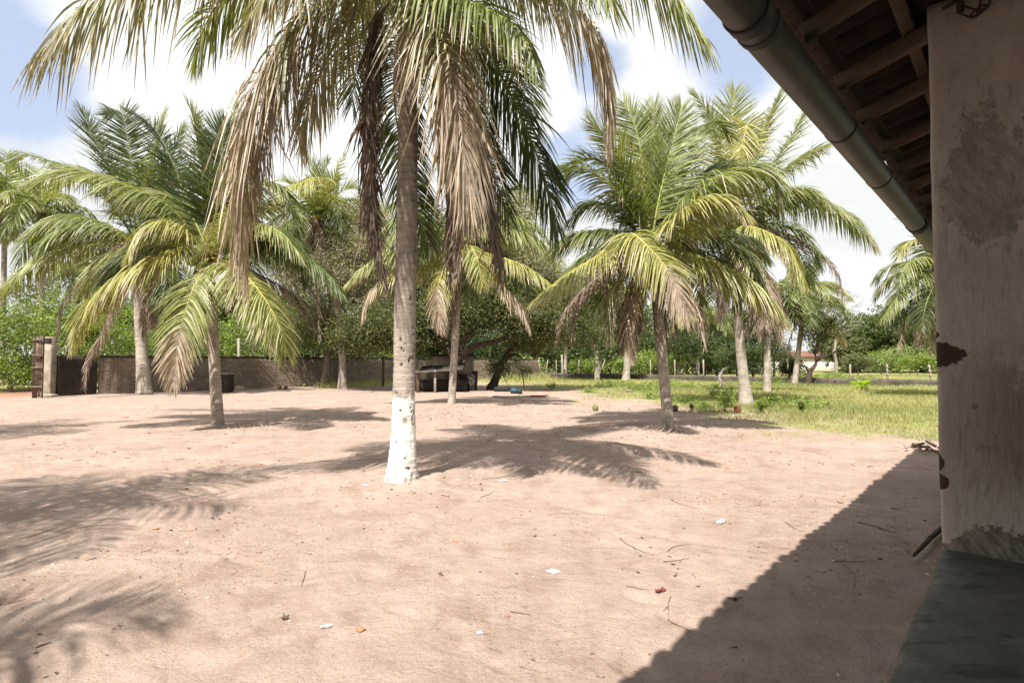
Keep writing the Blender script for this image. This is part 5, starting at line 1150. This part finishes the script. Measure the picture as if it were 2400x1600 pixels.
for i, (x, y, Y, r, cl, lab) in enumerate(((2065, 838, 80, 1.9, L_BRIGHT, 'bright bush at the pasture edge, left one'), (2110, 832, 78, 2.0, L_PALE, 'pale bush at the pasture edge under the palm fronds'), (2150, 845, 74, 1.7, L_BRIGHT, 'bright low bush near the leaning fence post'), (2180, 825, 76, 2.2, L_MID, 'mid green bush beside the pillar edge'),
        (1480, 850, 62, 1.3, L_BRIGHT, 'low bush beyond the low wall left of the skirted palm'), (1545, 838, 64, 2.0, L_BRIGHT, 'bright bush beyond the low wall right of the patchy palm'), (1230, 850, 68, 1.6, L_BRIGHT, 'low bush beyond the corner of the walls'), (1375, 855, 66, 1.4, L_BRIGHT, 'low bush beyond the leaning sticks'), (2010, 845, 70, 1.2, L_OLIVE, 'low grey bush by the short fence post'))):
    b = at(x, 868, Y); b[2] = ground_z(0, Y); c = at(x, y, Y); c[2] = max(c[2], r * .5)
    tree(lab, b, [(c, (r, r, r * .6), 1500), (c + (r * .9, 0, -r * .3), (r * .6,) * 3, 600), (c + (-r * .9, 0, -r * .3), (r * .6,) * 3, 600)], cl, .26, [c - (0, 0, r * .3)], (), .08, M_GBARK, 330 + i, .4, 'bush', 'bush', 3)
# dark mango-like trees with thin trunks standing on the pasture
for i, (x, yt, Y, r, yb, lab) in enumerate(((1590, 800, 60, 1.9, 876, 'dark young tree on the pasture, leftmost of the row'), (1652, 812, 58, 2.1, 878, 'dark young tree behind the crooked sapling'), (1680, 830, 57, 1.3, 880, 'thin dark young tree right of the crooked sapling'), (1728, 830, 55, 1.9, 881, 'dark leafy young mango tree left of the ringed palm'), (1765, 838, 54, 1.6, 882, 'low hanging dark tree right of the ringed palm'), (1814, 815, 56, 1.5, 882, 'dark young tree before the white house wall'), (1850, 858, 50, .7, 884, 'dark low foliage beside the small pale palm'))):
    b = at(x, yb, Y); b[2] = 0; c = at(x, yt, Y)
    tree(lab, b, [(c, (r, r, r * .75), 1500), (c + (r * .6, 0, -r * .4), (r * .6,) * 3, 500), (c + (-r * .6, 0, -r * .3), (r * .6,) * 3, 500)], L_DEEP, .26, [b + (c - b) * .7], (), .14, M_DBARK, 350 + i, .34, tw=5, asp=.35, down=.6)
# crooked pale sapling, forked stump tree, leafless crown, sparse bush
Yc = 35.; b = at(1687, 914, Yc); b[2] = 0
tree('crooked white barked sapling in front of the low wall', b, [bl(1718, 838, Yc, .8, 600), bl(1695, 835, Yc, .6, 300)], L_DEEP, .24, [at(1690, 898, Yc), at(1686, 885, Yc), at(1695, 868, Yc), at(1712, 855, Yc)], [(at(1712, 855, Yc), at(1716, 848, Yc), at(1719, 840, Yc))], .12, M_PALE, 371, .3, tw=3, asp=.25)
Yk = 44.; b = at(1893, 893, Yk); b[2] = 0
tree('forked dark tree in front of the white house', b, [bl(1920, 785, Yk, 1.2, 700), bl(1950, 760, Yk, 1.4, 700), bl(1900, 770, Yk, 1.1, 600)], L_OLIVE, .2, [at(1896, 880, Yk), at(1900, 865, Yk)], [(at(1900, 868, Yk), at(1910, 855, Yk), at(1913, 840, Yk), at(1905, 822, Yk)), (at(1912, 845, Yk), at(1925, 836, Yk), at(1942, 832, Yk), at(1965, 820, Yk)), (at(1897, 872, Yk), at(1889, 860, Yk), at(1884, 855, Yk)), (at(1908, 828, Yk), at(1930, 780, Yk), at(1960, 740, Yk))], .3, M_DBARK, 372, .4, tw=30, twr=.02, twL=1.2)
Yn = 60.; b = at(1960, 880, Yn); b[2] = 0; mt = MB(); rg = np.random.default_rng(12)
root = empty('bare_tree', b, 'leafless grey tree whose twigs stand against the sky', 'tree'); limbs(mt, b, [at(1958, 820, Yn), at(1962, 770, Yn), at(1968, 720, Yn)], .2, .07); c0 = at(1962, 755, Yn)
for k in range(70):
    s0 = at(1955 + rg.uniform(-10, 14), rg.uniform(705, 790), Yn); d = unit(np.array((rg.normal(.3, .9), rg.normal(0, .5), rg.uniform(-.1, 1.0)))); L = rg.uniform(1, 2.6); e = s0 + d * L + rg.normal(0, .25, 3)
    mt.tube([s0, (s0 + e) / 2 + rg.normal(0, .12, 3), e], [.035, .02, .008], 4, False)
    for q in range(3): f = e + unit(d + rg.normal(0, .6, 3)) * rg.uniform(.3, .9); mt.tube([(s0 + e) / 2 * (q / 3) + e * (1 - q / 3), f], [.014, .006], 3, False)
part('trunk', mt, M_GBARK, root)
Ys = 31.; b = grd(1228, 905); Ys = b[1]
tree('sparse thin stemmed bush growing in the dry grass', b, [bl(1220, 865, Ys, .65, 500, 1.1), bl(1212, 845, Ys, .5, 300), bl(1238, 872, Ys, .5, 240)], L_OLIVE, .11, [at(1226, 885, Ys), at(1220, 862, Ys)], (), .05, M_GBARK, 374, .3, 'bush', 'bush', 30, twr=.012, twL=.7)
for i, (xa, xb_) in enumerate(((1402, 1418), (1412, 1400), (1276, 1284), (1268, 1262))):
    Yq = 62 - i * 0; p = at(xa, 868, Yq); p[2] = 0; q = at(xb_, 842, Yq)
    single('leaning_stick', MB().tube([p, (p + q) / 2 + (.05, 0, 0), q], .05, 5), M_PALE, p, ('pale stick leaning right against the pasture fence', 'pale stick leaning left against the pasture fence', 'pale stick leaning right near the sparse bush', 'pale stick leaning left near the sparse bush')[i], 'stick')

# ------------------------------------------------------------------ grass and weeds
def blades(P, h, w, col, rg, lean=.35):
    n = len(P); a = rg.uniform(0, 2 * PI, n); d = np.stack([np.cos(a), np.sin(a), np.zeros(n)], 1); ln = rg.uniform(-PI, PI, n); l = np.stack([np.cos(ln), np.sin(ln), np.zeros(n)], 1) * (rg.random(n) * lean)[:, None]
    hh = h[:, None]; ww = w[:, None]; up = np.array((0, 0, 1.))
    V = np.stack([P - d * ww, P + d * ww, P + (up * .6 + l * .5) * hh + d * ww * .7, P + (up * .6 + l * .5) * hh - d * ww * .7, P + (up * (1 - .25 * lean) + l * 1.4) * hh], 1).reshape(-1, 3)
    i = np.arange(n)[:, None] * 5; Q = np.concatenate([i, i + 1, i + 2, i + 3], 1); T = np.concatenate([i + 3, i + 2, i + 4], 1)
    return V, Q, T, np.repeat(col, 5, 0)
def sc_noise(X, Y, s, seed): 
    g = np.random.default_rng(seed).random((128, 128)); x = X / s; y = Y / s; xi = np.floor(x).astype(int); yi = np.floor(y).astype(int); fx = x - xi; fy = y - yi
    G = lambda a, b: g[a % 128, b % 128]
    return ((G(xi, yi) * (1 - fx) + G(xi + 1, yi) * fx) * (1 - fy) + (G(xi, yi + 1) * (1 - fx) + G(xi + 1, yi + 1) * fx) * fy) * 2 - 1
GR = np.random.default_rng(5)
def scatter(n, umin, umax, ymin, ymax):
    Y = np.exp(GR.uniform(math.log(ymin), math.log(ymax), n)); u = GR.uniform(umin, umax, n); return u * Y, Y
X, Y = scatter(420000, -.35, 1.15, 10.5, 75)
nn = sc_noise(X, Y, 2.6, 1) * .55 + sc_noise(X, Y, .9, 2) * .35 + sc_noise(X, Y, .35, 3) * .35
ga = grass_amount(X, Y, nn); bey = side(np.stack([X, Y], -1), L0, L1) > 0
keep = (GR.random(len(X)) < np.clip(ga * .5 + .15, 0, 1)) & (ga > -.5) & ~(bey & (GR.random(len(X)) < .5)); X, Y, ga, nn, bey = X[keep], Y[keep], ga[keep], nn[keep], bey[keep]
keep = ~((np.abs(X - sc[0] - .3) < 3) & (np.abs(Y - sc[1] - 2.5) < 4)); X, Y, ga, nn, bey = [q[keep] for q in (X, Y, ga, nn, bey)]
tall = np.clip(sc_noise(X, Y, 3.5, 7) * .8 + sc_noise(X, Y, 1.2, 8) * .6, -.6, 1)
dW = np.abs(side(np.stack([X, Y], -1), W0, W1)) / np.linalg.norm(W1 - W0); strip = (dW < 5) & (X < 4)
h = (.07 + .06 * np.clip(ga, 0, 2) + .09 * np.clip(tall, 0, 1)) * GR.uniform(.5, 1.5, len(X)) * np.where(strip, 3.0, 1) * np.where(bey, 1.2, 1)
w = np.clip(.0022 + Y * .00022, .003, .012) * GR.uniform(.7, 1.4, len(X))
dry = np.clip(.45 + sc_noise(X, Y, 5, 9) * .5 + np.where((X / Y < .12), .35, 0) + GR.normal(0, .18, len(X)), 0, 1)[:, None]
col = np.array((.185, .205, .08)) * (1 - dry) + np.array((.46, .42, .22)) * dry; col *= GR.normal(1, .15, (len(X), 1)); col = np.clip(col, .02, .6)
V, Q, T, cc = blades(np.stack([X, Y, ground_z(X, Y) - .01], 1), h, w, col, GR, .7)
put('grass', npmesh('grass', V, [Q, T], M_GRASS, cc), kind='stuff')
# taller weeds: leafy patches (nobody could count them)
WP = []
for (x, y, n, r, h_) in ((1500, 915, 300, 1.6, .5), (1440, 905, 260, 1.6, .5), (1560, 905, 200, 1.5, .5), (1620, 910, 240, 1.6, .5), (1690, 930, 160, .8, .6), (1705, 955, 120, .35, .75), (1785, 958, 120, .4, .45), (1810, 950, 100, .4, .4), (1880, 955, 200, .9, .4), (1650, 960, 110, .6, .3), (1540, 935, 140, .8, .35), (1940, 890, 500, 2.4, .9), (1900, 895, 360, 1.6, .8), (1980, 892, 260, 1.8, .6), (2040, 890, 200, 1.8, .4), (1380, 920, 80, .6, .35), (1290, 912, 40, .3, .4), (1760, 905, 200, 1.6, .5), (1830, 900, 200, 1.5, .5), (2100, 905, 120, 1.5, .3), (1600, 945, 120, 1.0, .3)):
    c = grd(x, y); WP.append((c + (0, 0, h_ * .45), (r, r, h_ * .6), int(n * 4)))
V, Q, cc = leaves(WP, .10, L_BRIGHT, GR, .09, .55, 14); ok = V[:, 2].reshape(-1, 4).min(1) > 0; V = V.reshape(-1, 4, 3)[ok].reshape(-1, 3); cc = cc.reshape(-1, 4, 3)[ok].reshape(-1, 3)
put('weeds', npmesh('weeds', V, np.arange(len(V)).reshape(-1, 4), M_LEAF, cc), kind='stuff')
def herb(label, p, h, n, cols, ls=.16, seed=0, name='leafy_plant', asp=.45):
    rg = np.random.default_rng(seed); root = empty(name, p, label, 'plant', None); ms = MB(); V = []; Cc = []
    for i in range(n):
        a = rg.uniform(0, 2 * PI); r = rg.uniform(0, .25) * h; top_ = p + (math.cos(a) * r * 1.4, math.sin(a) * r * 1.4, h * rg.uniform(.6, 1)); ms.tube([p + rg.normal(0, .03, 3) * (1, 1, 0), (p + top_) / 2, top_], .006, 4, False)
        for k in range(9):
            f = rg.uniform(.3, 1); q = p * (1 - f) + top_ * f; b_ = rg.uniform(0, 2 * PI); d = unit(np.array((math.cos(b_), math.sin(b_), rg.uniform(-.2, .7)))); s = unit(np.cross(d, (0, 0, 1.))); L = ls * rg.uniform(.6, 1.2)
            t = rg.random(); V += [q, q + d * L * .5 + s * L * asp / 2, q + d * L - (0, 0, L * .15), q + d * L * .5 - s * L * asp / 2]; Cc += [cols[0] * (1 - t) + cols[1] * t] * 4
    part('stems', ms, M_GBARK, root); put('leaves', npmesh('leaves', np.array(V) - p, np.arange(len(V)).reshape(-1, 4), M_LEAF, np.array(Cc)), root, kind='stuff')
herb('tall leafy weed just left of the ringed palm base', grd(1700, 966), 1.15, 14, L_BRIGHT, .17, 1)
herb('low bright leafy weed right of the ringed palm base', grd(1785, 968), .5, 14, L_BRIGHT, .15, 2)
herb('broad leafy weed in the lawn right of the ringed palm', grd(1880, 968), .5, 20, L_BRIGHT, .15, 3)
herb('tiny weed at the sand edge left of the lawn', grd(1297, 912), .5, 8, L_OLIVE, .13, 4)
herb('low weed at the lawn edge near the skirted palm', grd(1620, 962), .35, 14, L_MID, .12, 5)
herb('yellow green long leaved seedling on the lawn before the pasture', grd(2018, 917), .75, 6, (np.array((.25, .32, .03)), np.array((.4, .45, .06))), .6, 6, asp=.22)

# ------------------------------------------------------------------ things lying on the sand
def gz_(p): return np.array((p[0], p[1], 0.))
dg = bpy.context.evaluated_depsgraph_get()
gobj = bpy.data.objects['ground']
from mathutils.bvhtree import BVHTree
bvh = BVHTree.FromObject(gobj, dg)
def on(p):
    h = bvh.ray_cast(Vector((p[0], p[1], 5)), Vector((0, 0, -1)))[0]; return np.array((p[0], p[1], h[2] if h else 0.))
def G(x, y): return on(grd(x, y))
M_NUTG = simple('fallen_green_coconut', (.15, .16, .045), (.1, .11, .035), 9, .5, .1)
M_NUTO = simple('fallen_orange_coconut', (.3, .13, .05), (.2, .08, .04), 9, .5, .1)
M_NUTB = simple('old_brown_coconut', (.1, .07, .05), (.06, .04, .03), 9, .8, .5)
for (x, y, r, m, lab) in ((1396, 962, .11, M_NUTG, 'green coconut lying on the sand in the open middle of the yard'), (1729, 966, .13, M_NUTO, 'orange coconut at the foot of the ringed palm'), (1582, 964, .12, M_NUTB, 'dark old coconut right of the skirted palm trunk'), (655, 912, .13, M_NUTG, 'left green coconut on the sand by the block wall'), (669, 912, .12, M_NUTB, 'dull coconut beside two green ones by the wall'), (713, 906, .12, M_NUTG, 'right green coconut on the sand by the block wall')):
    p = G(x, y) + (0, 0, r * .85); single('fallen_coconut', coconut(p, r, int(x)), m, p, lab, 'coconut', smooth=True)
M_PAPER = simple('white_paper', (.8, .8, .8), (.72, .72, .7), 20, .8, .2)
M_ORG = simple('orange_scrap', (.42, .19, .08), (.3, .13, .06), 20, .7, .2)
M_RED = simple('red_scrap', (.15, .045, .03), (.1, .03, .02), 20, .6, .2); M_BLUE = simple('blue_plastic', (.03, .085, .11), (.02, .05, .07), 8, .5, .1); M_BLK = simple('black_rubber', (.025, .025, .025), (.015, .015, .015), 8, .6, .2)
M_PINK = simple('pink_wrapper', (.7, .1, .3), (.6, .08, .25), 20, .6, .1)
def scrap(x, y, w, h, mat, lab, cat='litter', name='paper_scrap', seed=0, flat=.004):
    rg = np.random.default_rng(seed or int(x)); p = G(x, y); n = 5; a = rg.uniform(0, PI); ca, sa = math.cos(a), math.sin(a); V = []; 
    for i in range(n):
        for j in range(n):
            u = (i / (n - 1) - .5) * w; v = (j / (n - 1) - .5) * h; z = .006 + abs(rg.normal(0, flat)); V.append(p + (u * ca - v * sa, u * sa + v * ca, z))
    V = V + [v + (0, 0, -.002) for v in V]; Q = [(i * n + j, i * n + j + 1, (i + 1) * n + j + 1, (i + 1) * n + j) for i in range(n - 1) for j in range(n - 1)]; Q += [tuple(q + n * n for q in t[::-1]) for t in Q]
    mb = MB().add(V, Q); return single(name, mb, mat, p, lab, cat)
scrap(1296, 1336, .075, .09, M_PAPER, 'clean white square of paper in the open sand', flat=.001)
scrap(1690, 1220, .11, .06, M_PAPER, 'crumpled white paper right of the square one', flat=.012)
scrap(854, 1143, .10, .035, M_PAPER, 'white strip left of the painted trunk base')
scrap(1178, 1130, .13, .04, M_PAPER, 'pale wood chip right of the painted trunk, on palm shade')
scrap(765, 1477, .03, .07, M_PAPER, 'small white feather like strip in the lower left sand')
scrap(1124, 1492, .035, .03, M_PAPER, 'tiny white crumb near the bottom middle'); scrap(1463, 1172, .05, .03, M_PAPER, 'small white scrap at the tip of a frond shadow', seed=4)
scrap(366, 1236, .06, .05, M_ORG, 'orange leaf scrap inside the left palm shade', name='leaf_scrap'); scrap(846, 1486, .045, .05, M_ORG, 'orange leaf scrap low in the middle left', name='leaf_scrap')
scrap(1548, 1382, .09, .04, M_RED, 'dark red dry leaf with stalk in the sand', name='leaf_scrap', flat=.01); scrap(1722, 1396, .05, .03, M_NUTB, 'small brown leaf near the roof shadow', name='leaf_scrap', flat=.01); scrap(668, 1454, .04, .04, M_NUTB, 'dark curled leaf in the lower left sand', name='leaf_scrap', flat=.012)
scrap(2000, 1091, .09, .03, M_PINK, 'pink wrapper on the sand near the lawn', name='wrapper'); scrap(2001, 1083, .06, .04, M_PAPER, 'white scrap beside the pink wrapper'); scrap(1969, 1172, .07, .05, M_ORG, 'orange scrap near the edge of the roof shadow', name='leaf_scrap')
p = G(1208, 922); single('plastic_sack', MB().tube([p + (-.3, 0, .1), p + (-.1, 0, .18), p + (.25, 0, .12)], [.1, .18, .09], 9, jit=.12), M_BLUE, p, 'crumpled blue plastic sack under the tree', 'sack')
p = G(1219, 923); single('black_tin', MB().tube([p, p + (0, 0, .2)], .12, 12), M_BLK, p, 'small black tin beside the blue sack', 'tin')
p = G(1177, 917); r_ = empty('black_trough', p, 'shallow black trough at the foot of the hollow tree', 'trough'); part('bottom', MB().box(p + (0, 0, .04), (.9, .5, .04), None, .01), M_BLK, r_)
for (dx, dy, sx, sy) in ((-.46, 0, .04, .54), (.46, 0, .04, .54), (0, -.26, .88, .04), (0, .26, .88, .04)): part('side', MB().box(p + (dx, dy, .14), (sx, sy, .24), None, .01), M_BLK, r_)
p = G(1260, 930); single('hose_coil', MB().tube([p + (math.cos(t) * (.35 + .03 * math.sin(5 * t)), math.sin(t) * .3, .03 + .004 * t) for t in np.linspace(0, 12, 70)], .022, 5), M_RED, p, 'orange red coiled hose on shaded sand under the tree', 'hose')
p = G(1190, 931); single('pale_pole', MB().tube([G(1155, 930) + (0, 0, .04), p + (0, 0, .05), G(1285, 928) + (0, 0, .04)], .035, 6), M_PALE, p, 'long pale pole lying under the tree beside the hose', 'pole')
p = G(533, 918); single('brick_lump', MB().box(p + (0, 0, .08), (.35, .2, .18), None, .03, .02), M_CONC, p, 'loose dark brick lump right of the concrete block', 'brick')
p = G(1475, 918); single('brick_lump', MB().box(p + (0, 0, .06), (.4, .2, .14), None, .03, .02), M_CONC, p, 'loose pale brick at the grass edge near the weeds', 'brick')
# stick poking out beside the ledge
p = grd(2142, 1312); a_ = np.array((p[0], p[1], .04)); q = a_ + HD * 1.2 + HN * .10 + (0, 0, .01); single('fallen_branch', MB().tube([a_, (a_ * .6 + q * .4) + (.01, 0, .02), (a_ + q) / 2 + (0, 0, .02), q], [.014, .02, .021, .024], 8, jit=.08), M_DBARK, a_, 'thick dark branch lying beside the cement ledge in shade', 'branch')
# heap of cut wood at the end of the roof shadow
p = G(2193, 1066); hp = empty('wood_heap', p, 'heap of grey split wood and husks behind the pillar edge', 'heap'); rg = np.random.default_rng(9)
for k in range(26):
    c_ = p + (rg.normal(.25, .25), rg.normal(.2, .25), rg.uniform(.02, .16)); d = unit(np.array((rg.normal(), rg.normal(), rg.normal(0, .2)))); L = rg.uniform(.1, .3)
    part('billet', MB().tube([c_ - d * L / 2, c_ + d * L / 2], rg.uniform(.012, .03), 6, jit=.1), M_OLDW if k % 4 else M_CONC, hp)
# twigs
M_TWIG = simple('dry_twig', (.2, .13, .09), (.13, .08, .06), 20, .9, .3)
tws = ((1452, 1255, 1530, 1290, 'thin curved twig left of the twig cluster'), (1565, 1285, 1622, 1270, 'straight twig above the twig cluster'), (1555, 1312, 1618, 1300, 'twig of the cluster curving up at its right end'), (1570, 1395, 1568, 1440, 'long thin stalk standing curved, upper half'), (1566, 1440, 1617, 1475, 'long thin stalk, lower half trailing right'), (1572, 1172, 1640, 1188, 'long straight twig in the open sand, upper right'), (1840, 1218, 1880, 1240, 'short bent twig near the roof shadow'), (1468, 1370, 1520, 1378, 'short twig left of the red leaf'), (1706, 1395, 1740, 1388, 'fine stalk attached to the small brown leaf'), (716, 1338, 706, 1372, 'upright looking twig in the lower left sand'), (1125, 1168, 1160, 1150, 'twig right of the frond shadow tip'), (85, 1508, 120, 1495, 'pale stick inside the near left palm shade'), (330, 1290, 355, 1282, 'small pale stick at the edge of the left shade'), (1955, 1310, 2030, 1312, 'twig inside the roof shadow'), (1970, 1315, 2000, 1370, 'curved twig inside the roof shadow'), (2010, 1220, 2095, 1245, 'dark twig near the shadow edge below the pillar'), (0 + 20, 1400, 60, 1392, 'thin stick at the left edge shade'), (1195, 1430, 1245, 1440, 'pale thin stem near the bottom middle'), (1880, 1058, 1935, 1068, 'thin stick on the far sand by the lawn'), (1130, 1128, 1200, 1118, 'thin stick crossing the palm shade'))
for i, (xa, ya, xb_, yb, lab) in enumerate(tws):
    rg = np.random.default_rng(500 + i); a_, b_ = G(xa, ya), G(xb_, yb); n = 9; L = np.linalg.norm(b_ - a_); s = np.cross(unit(b_ - a_), (0, 0, 1.)); cu = rg.normal(0, .12) * L
    pts = [on(a_ + (b_ - a_) * t + s * (cu * math.sin(PI * t) + rg.normal(0, .008) * L)) + (0, 0, .006) for t in np.linspace(0, 1, n)]
    r0 = .004 if i not in (15, 11) else .008
    mb = MB().tube(pts, np.linspace(r0, r0 * .4, n), 5)
    if i % 3 == 0: mb.tube([pts[4], pts[4] + (pts[6] - pts[4]) * 1.2 + s * L * .12], [r0 * .6, r0 * .3], 4)
    single('twig', mb, M_TWIG, a_, lab, 'twig', 'twigs lying on the sand')
# crumbs, husk chips and small litter
def crumbs():
    rg = np.random.default_rng(44); n = 26000; Y = np.exp(rg.uniform(math.log(2.4), math.log(40), n)); u = rg.uniform(-.95, .85, n); X = u * Y
    dens = np.clip(.25 + sc_noise(X, Y, 1.7, 20) * .9 + sc_noise(X, Y, .5, 21) * .5, .03, 1); dens += np.where((Y > 15) & (Y < 34) & (X > -9) & (X < 6), .7, 0) + np.where(np.hypot(X - B1[0], Y - B1[1]) < 1.1, .6, 0)
    k = (rg.random(n) < dens) & (grass_amount(X, Y, X * 0) < .5) & ((X * HN[0] + Y * HN[1]) < CL - .02); X, Y = X[k], Y[k]; n = len(X)
    s = np.exp(rg.normal(math.log(.0048), .5, n)) * np.clip(Y / 7, .8, 1.8); P = np.stack([X, Y, np.zeros(n)], 1)
    for i in range(n): P[i] = on(P[i])
    B_ = np.array([(x, y, z) for x in (-1, 1) for y in (-1, 1) for z in (-.3, 1)], float); F_ = np.array([(0, 1, 3, 2), (4, 6, 7, 5), (0, 4, 5, 1), (2, 3, 7, 6), (1, 5, 7, 3)])
    a = rg.uniform(0, PI, n); asp = np.exp(rg.normal(0, .55, n)); V = np.zeros((n, 8, 3)); bx = B_[None] * np.stack([s * asp, s / asp, s * .55], 1)[:, None] * rg.uniform(.6, 1.2, (n, 8, 1))
    V[..., 0] = bx[..., 0] * np.cos(a)[:, None] - bx[..., 1] * np.sin(a)[:, None]; V[..., 1] = bx[..., 0] * np.sin(a)[:, None] + bx[..., 1] * np.cos(a)[:, None]; V[..., 2] = bx[..., 2]; V += P[:, None]
    pal = np.array(((.2, .12, .08), (.3, .2, .14), (.12, .07, .05), (.5, .4, .32), (.38, .27, .2), (.25, .13, .07))); col = pal[rg.integers(0, 6, n)]
    Q = (np.arange(n)[:, None, None] * 8 + F_[None]).reshape(-1, 4); put('ground_litter', npmesh('ground_litter', V.reshape(-1, 3), Q, M_LIT, np.repeat(col, 8, 0)), kind='stuff')
s = NT('husk_and_clod'); c_, _ = s.attr(); M_LIT = s.principled(c_, .95, .1)
crumbs()
def fallen_leaves():
    rg = np.random.default_rng(45); cl = [(G_, r, k) for (G_, r, k) in ((grd(938, 1160), .8, 40), (grd(1545, 1300), .45, 26), (grd(1560, 1345), .3, 14), (grd(1060, 965), 2.5, 160), (grd(1200, 945), 4, 420), (grd(900, 990), 3, 160), (grd(620, 1190), 1.2, 24), (grd(560, 1240), .8, 14), (grd(1960, 1090), .8, 24), (grd(500, 1010), 1.5, 60), (grd(1560, 1015), 1.5, 60), (grd(60, 1560), .35, 30), (grd(1350, 1010), 3, 90), (grd(845, 1140), .3, 10))]
    V = []; Cc = []
    pal = np.array(((.17, .11, .07), (.12, .08, .055), (.26, .19, .13), (.2, .12, .065), (.08, .055, .04)))
    for (g, r, k) in cl + [(np.array((rg.uniform(-6, 6), rg.uniform(4, 22), 0)), 1.5, 5) for _ in range(60)]:
        for _ in range(int(k * .55)):
            q = g + rg.normal(0, r * .6, 3) * (1, 1, 0)
            if q @ HN > CL - .05 or q[1] < 2.4: continue
            q = on(q) + (0, 0, .004); a = rg.uniform(0, 2 * PI); d = np.array((math.cos(a), math.sin(a), 0)); s_ = np.array((-d[1], d[0], 0)); L = rg.uniform(.022, .05) * (1 + min(q[1], 30) / 25); w = L * rg.uniform(.2, .4); cu = L * rg.uniform(.05, .35)
            c = pal[rg.integers(0, 5)] * rg.uniform(.7, 1.3)
            V += [q - d * L / 2 + (0, 0, cu * rg.random()), q + s_ * w / 2 + (0, 0, cu), q + (0, 0, 0), q - s_ * w / 2 + (0, 0, cu * .8), q + d * L / 2 + (0, 0, cu * rg.random())]; Cc += [c] * 5
    n = len(V) // 5; i = np.arange(n)[:, None] * 5; F_ = np.concatenate([i + (0, 2, 1), i + (0, 3, 2), i + (1, 2, 4), i + (2, 3, 4)]); put('fallen_leaves', npmesh('fallen_leaves', np.array(V), F_, M_LIT, np.array(Cc)), kind='stuff')
fallen_leaves()
# shallow ring of husk litter under the wide tree is part of the ground litter; overhead wires at far left
ow = empty('power_line', at(60, 480, 60) * (1, 1, 0), 'thin overhead wires crossing the far left sky', 'wire')
for dz in (0, .35): part('strand', MB().tube([at(-200, 455, 52) + (0, 0, dz), at(100, 492, 56) + (0, 0, dz - .1), at(420, 520, 60) + (0, 0, dz)], .012, 4), M_IRON, ow)
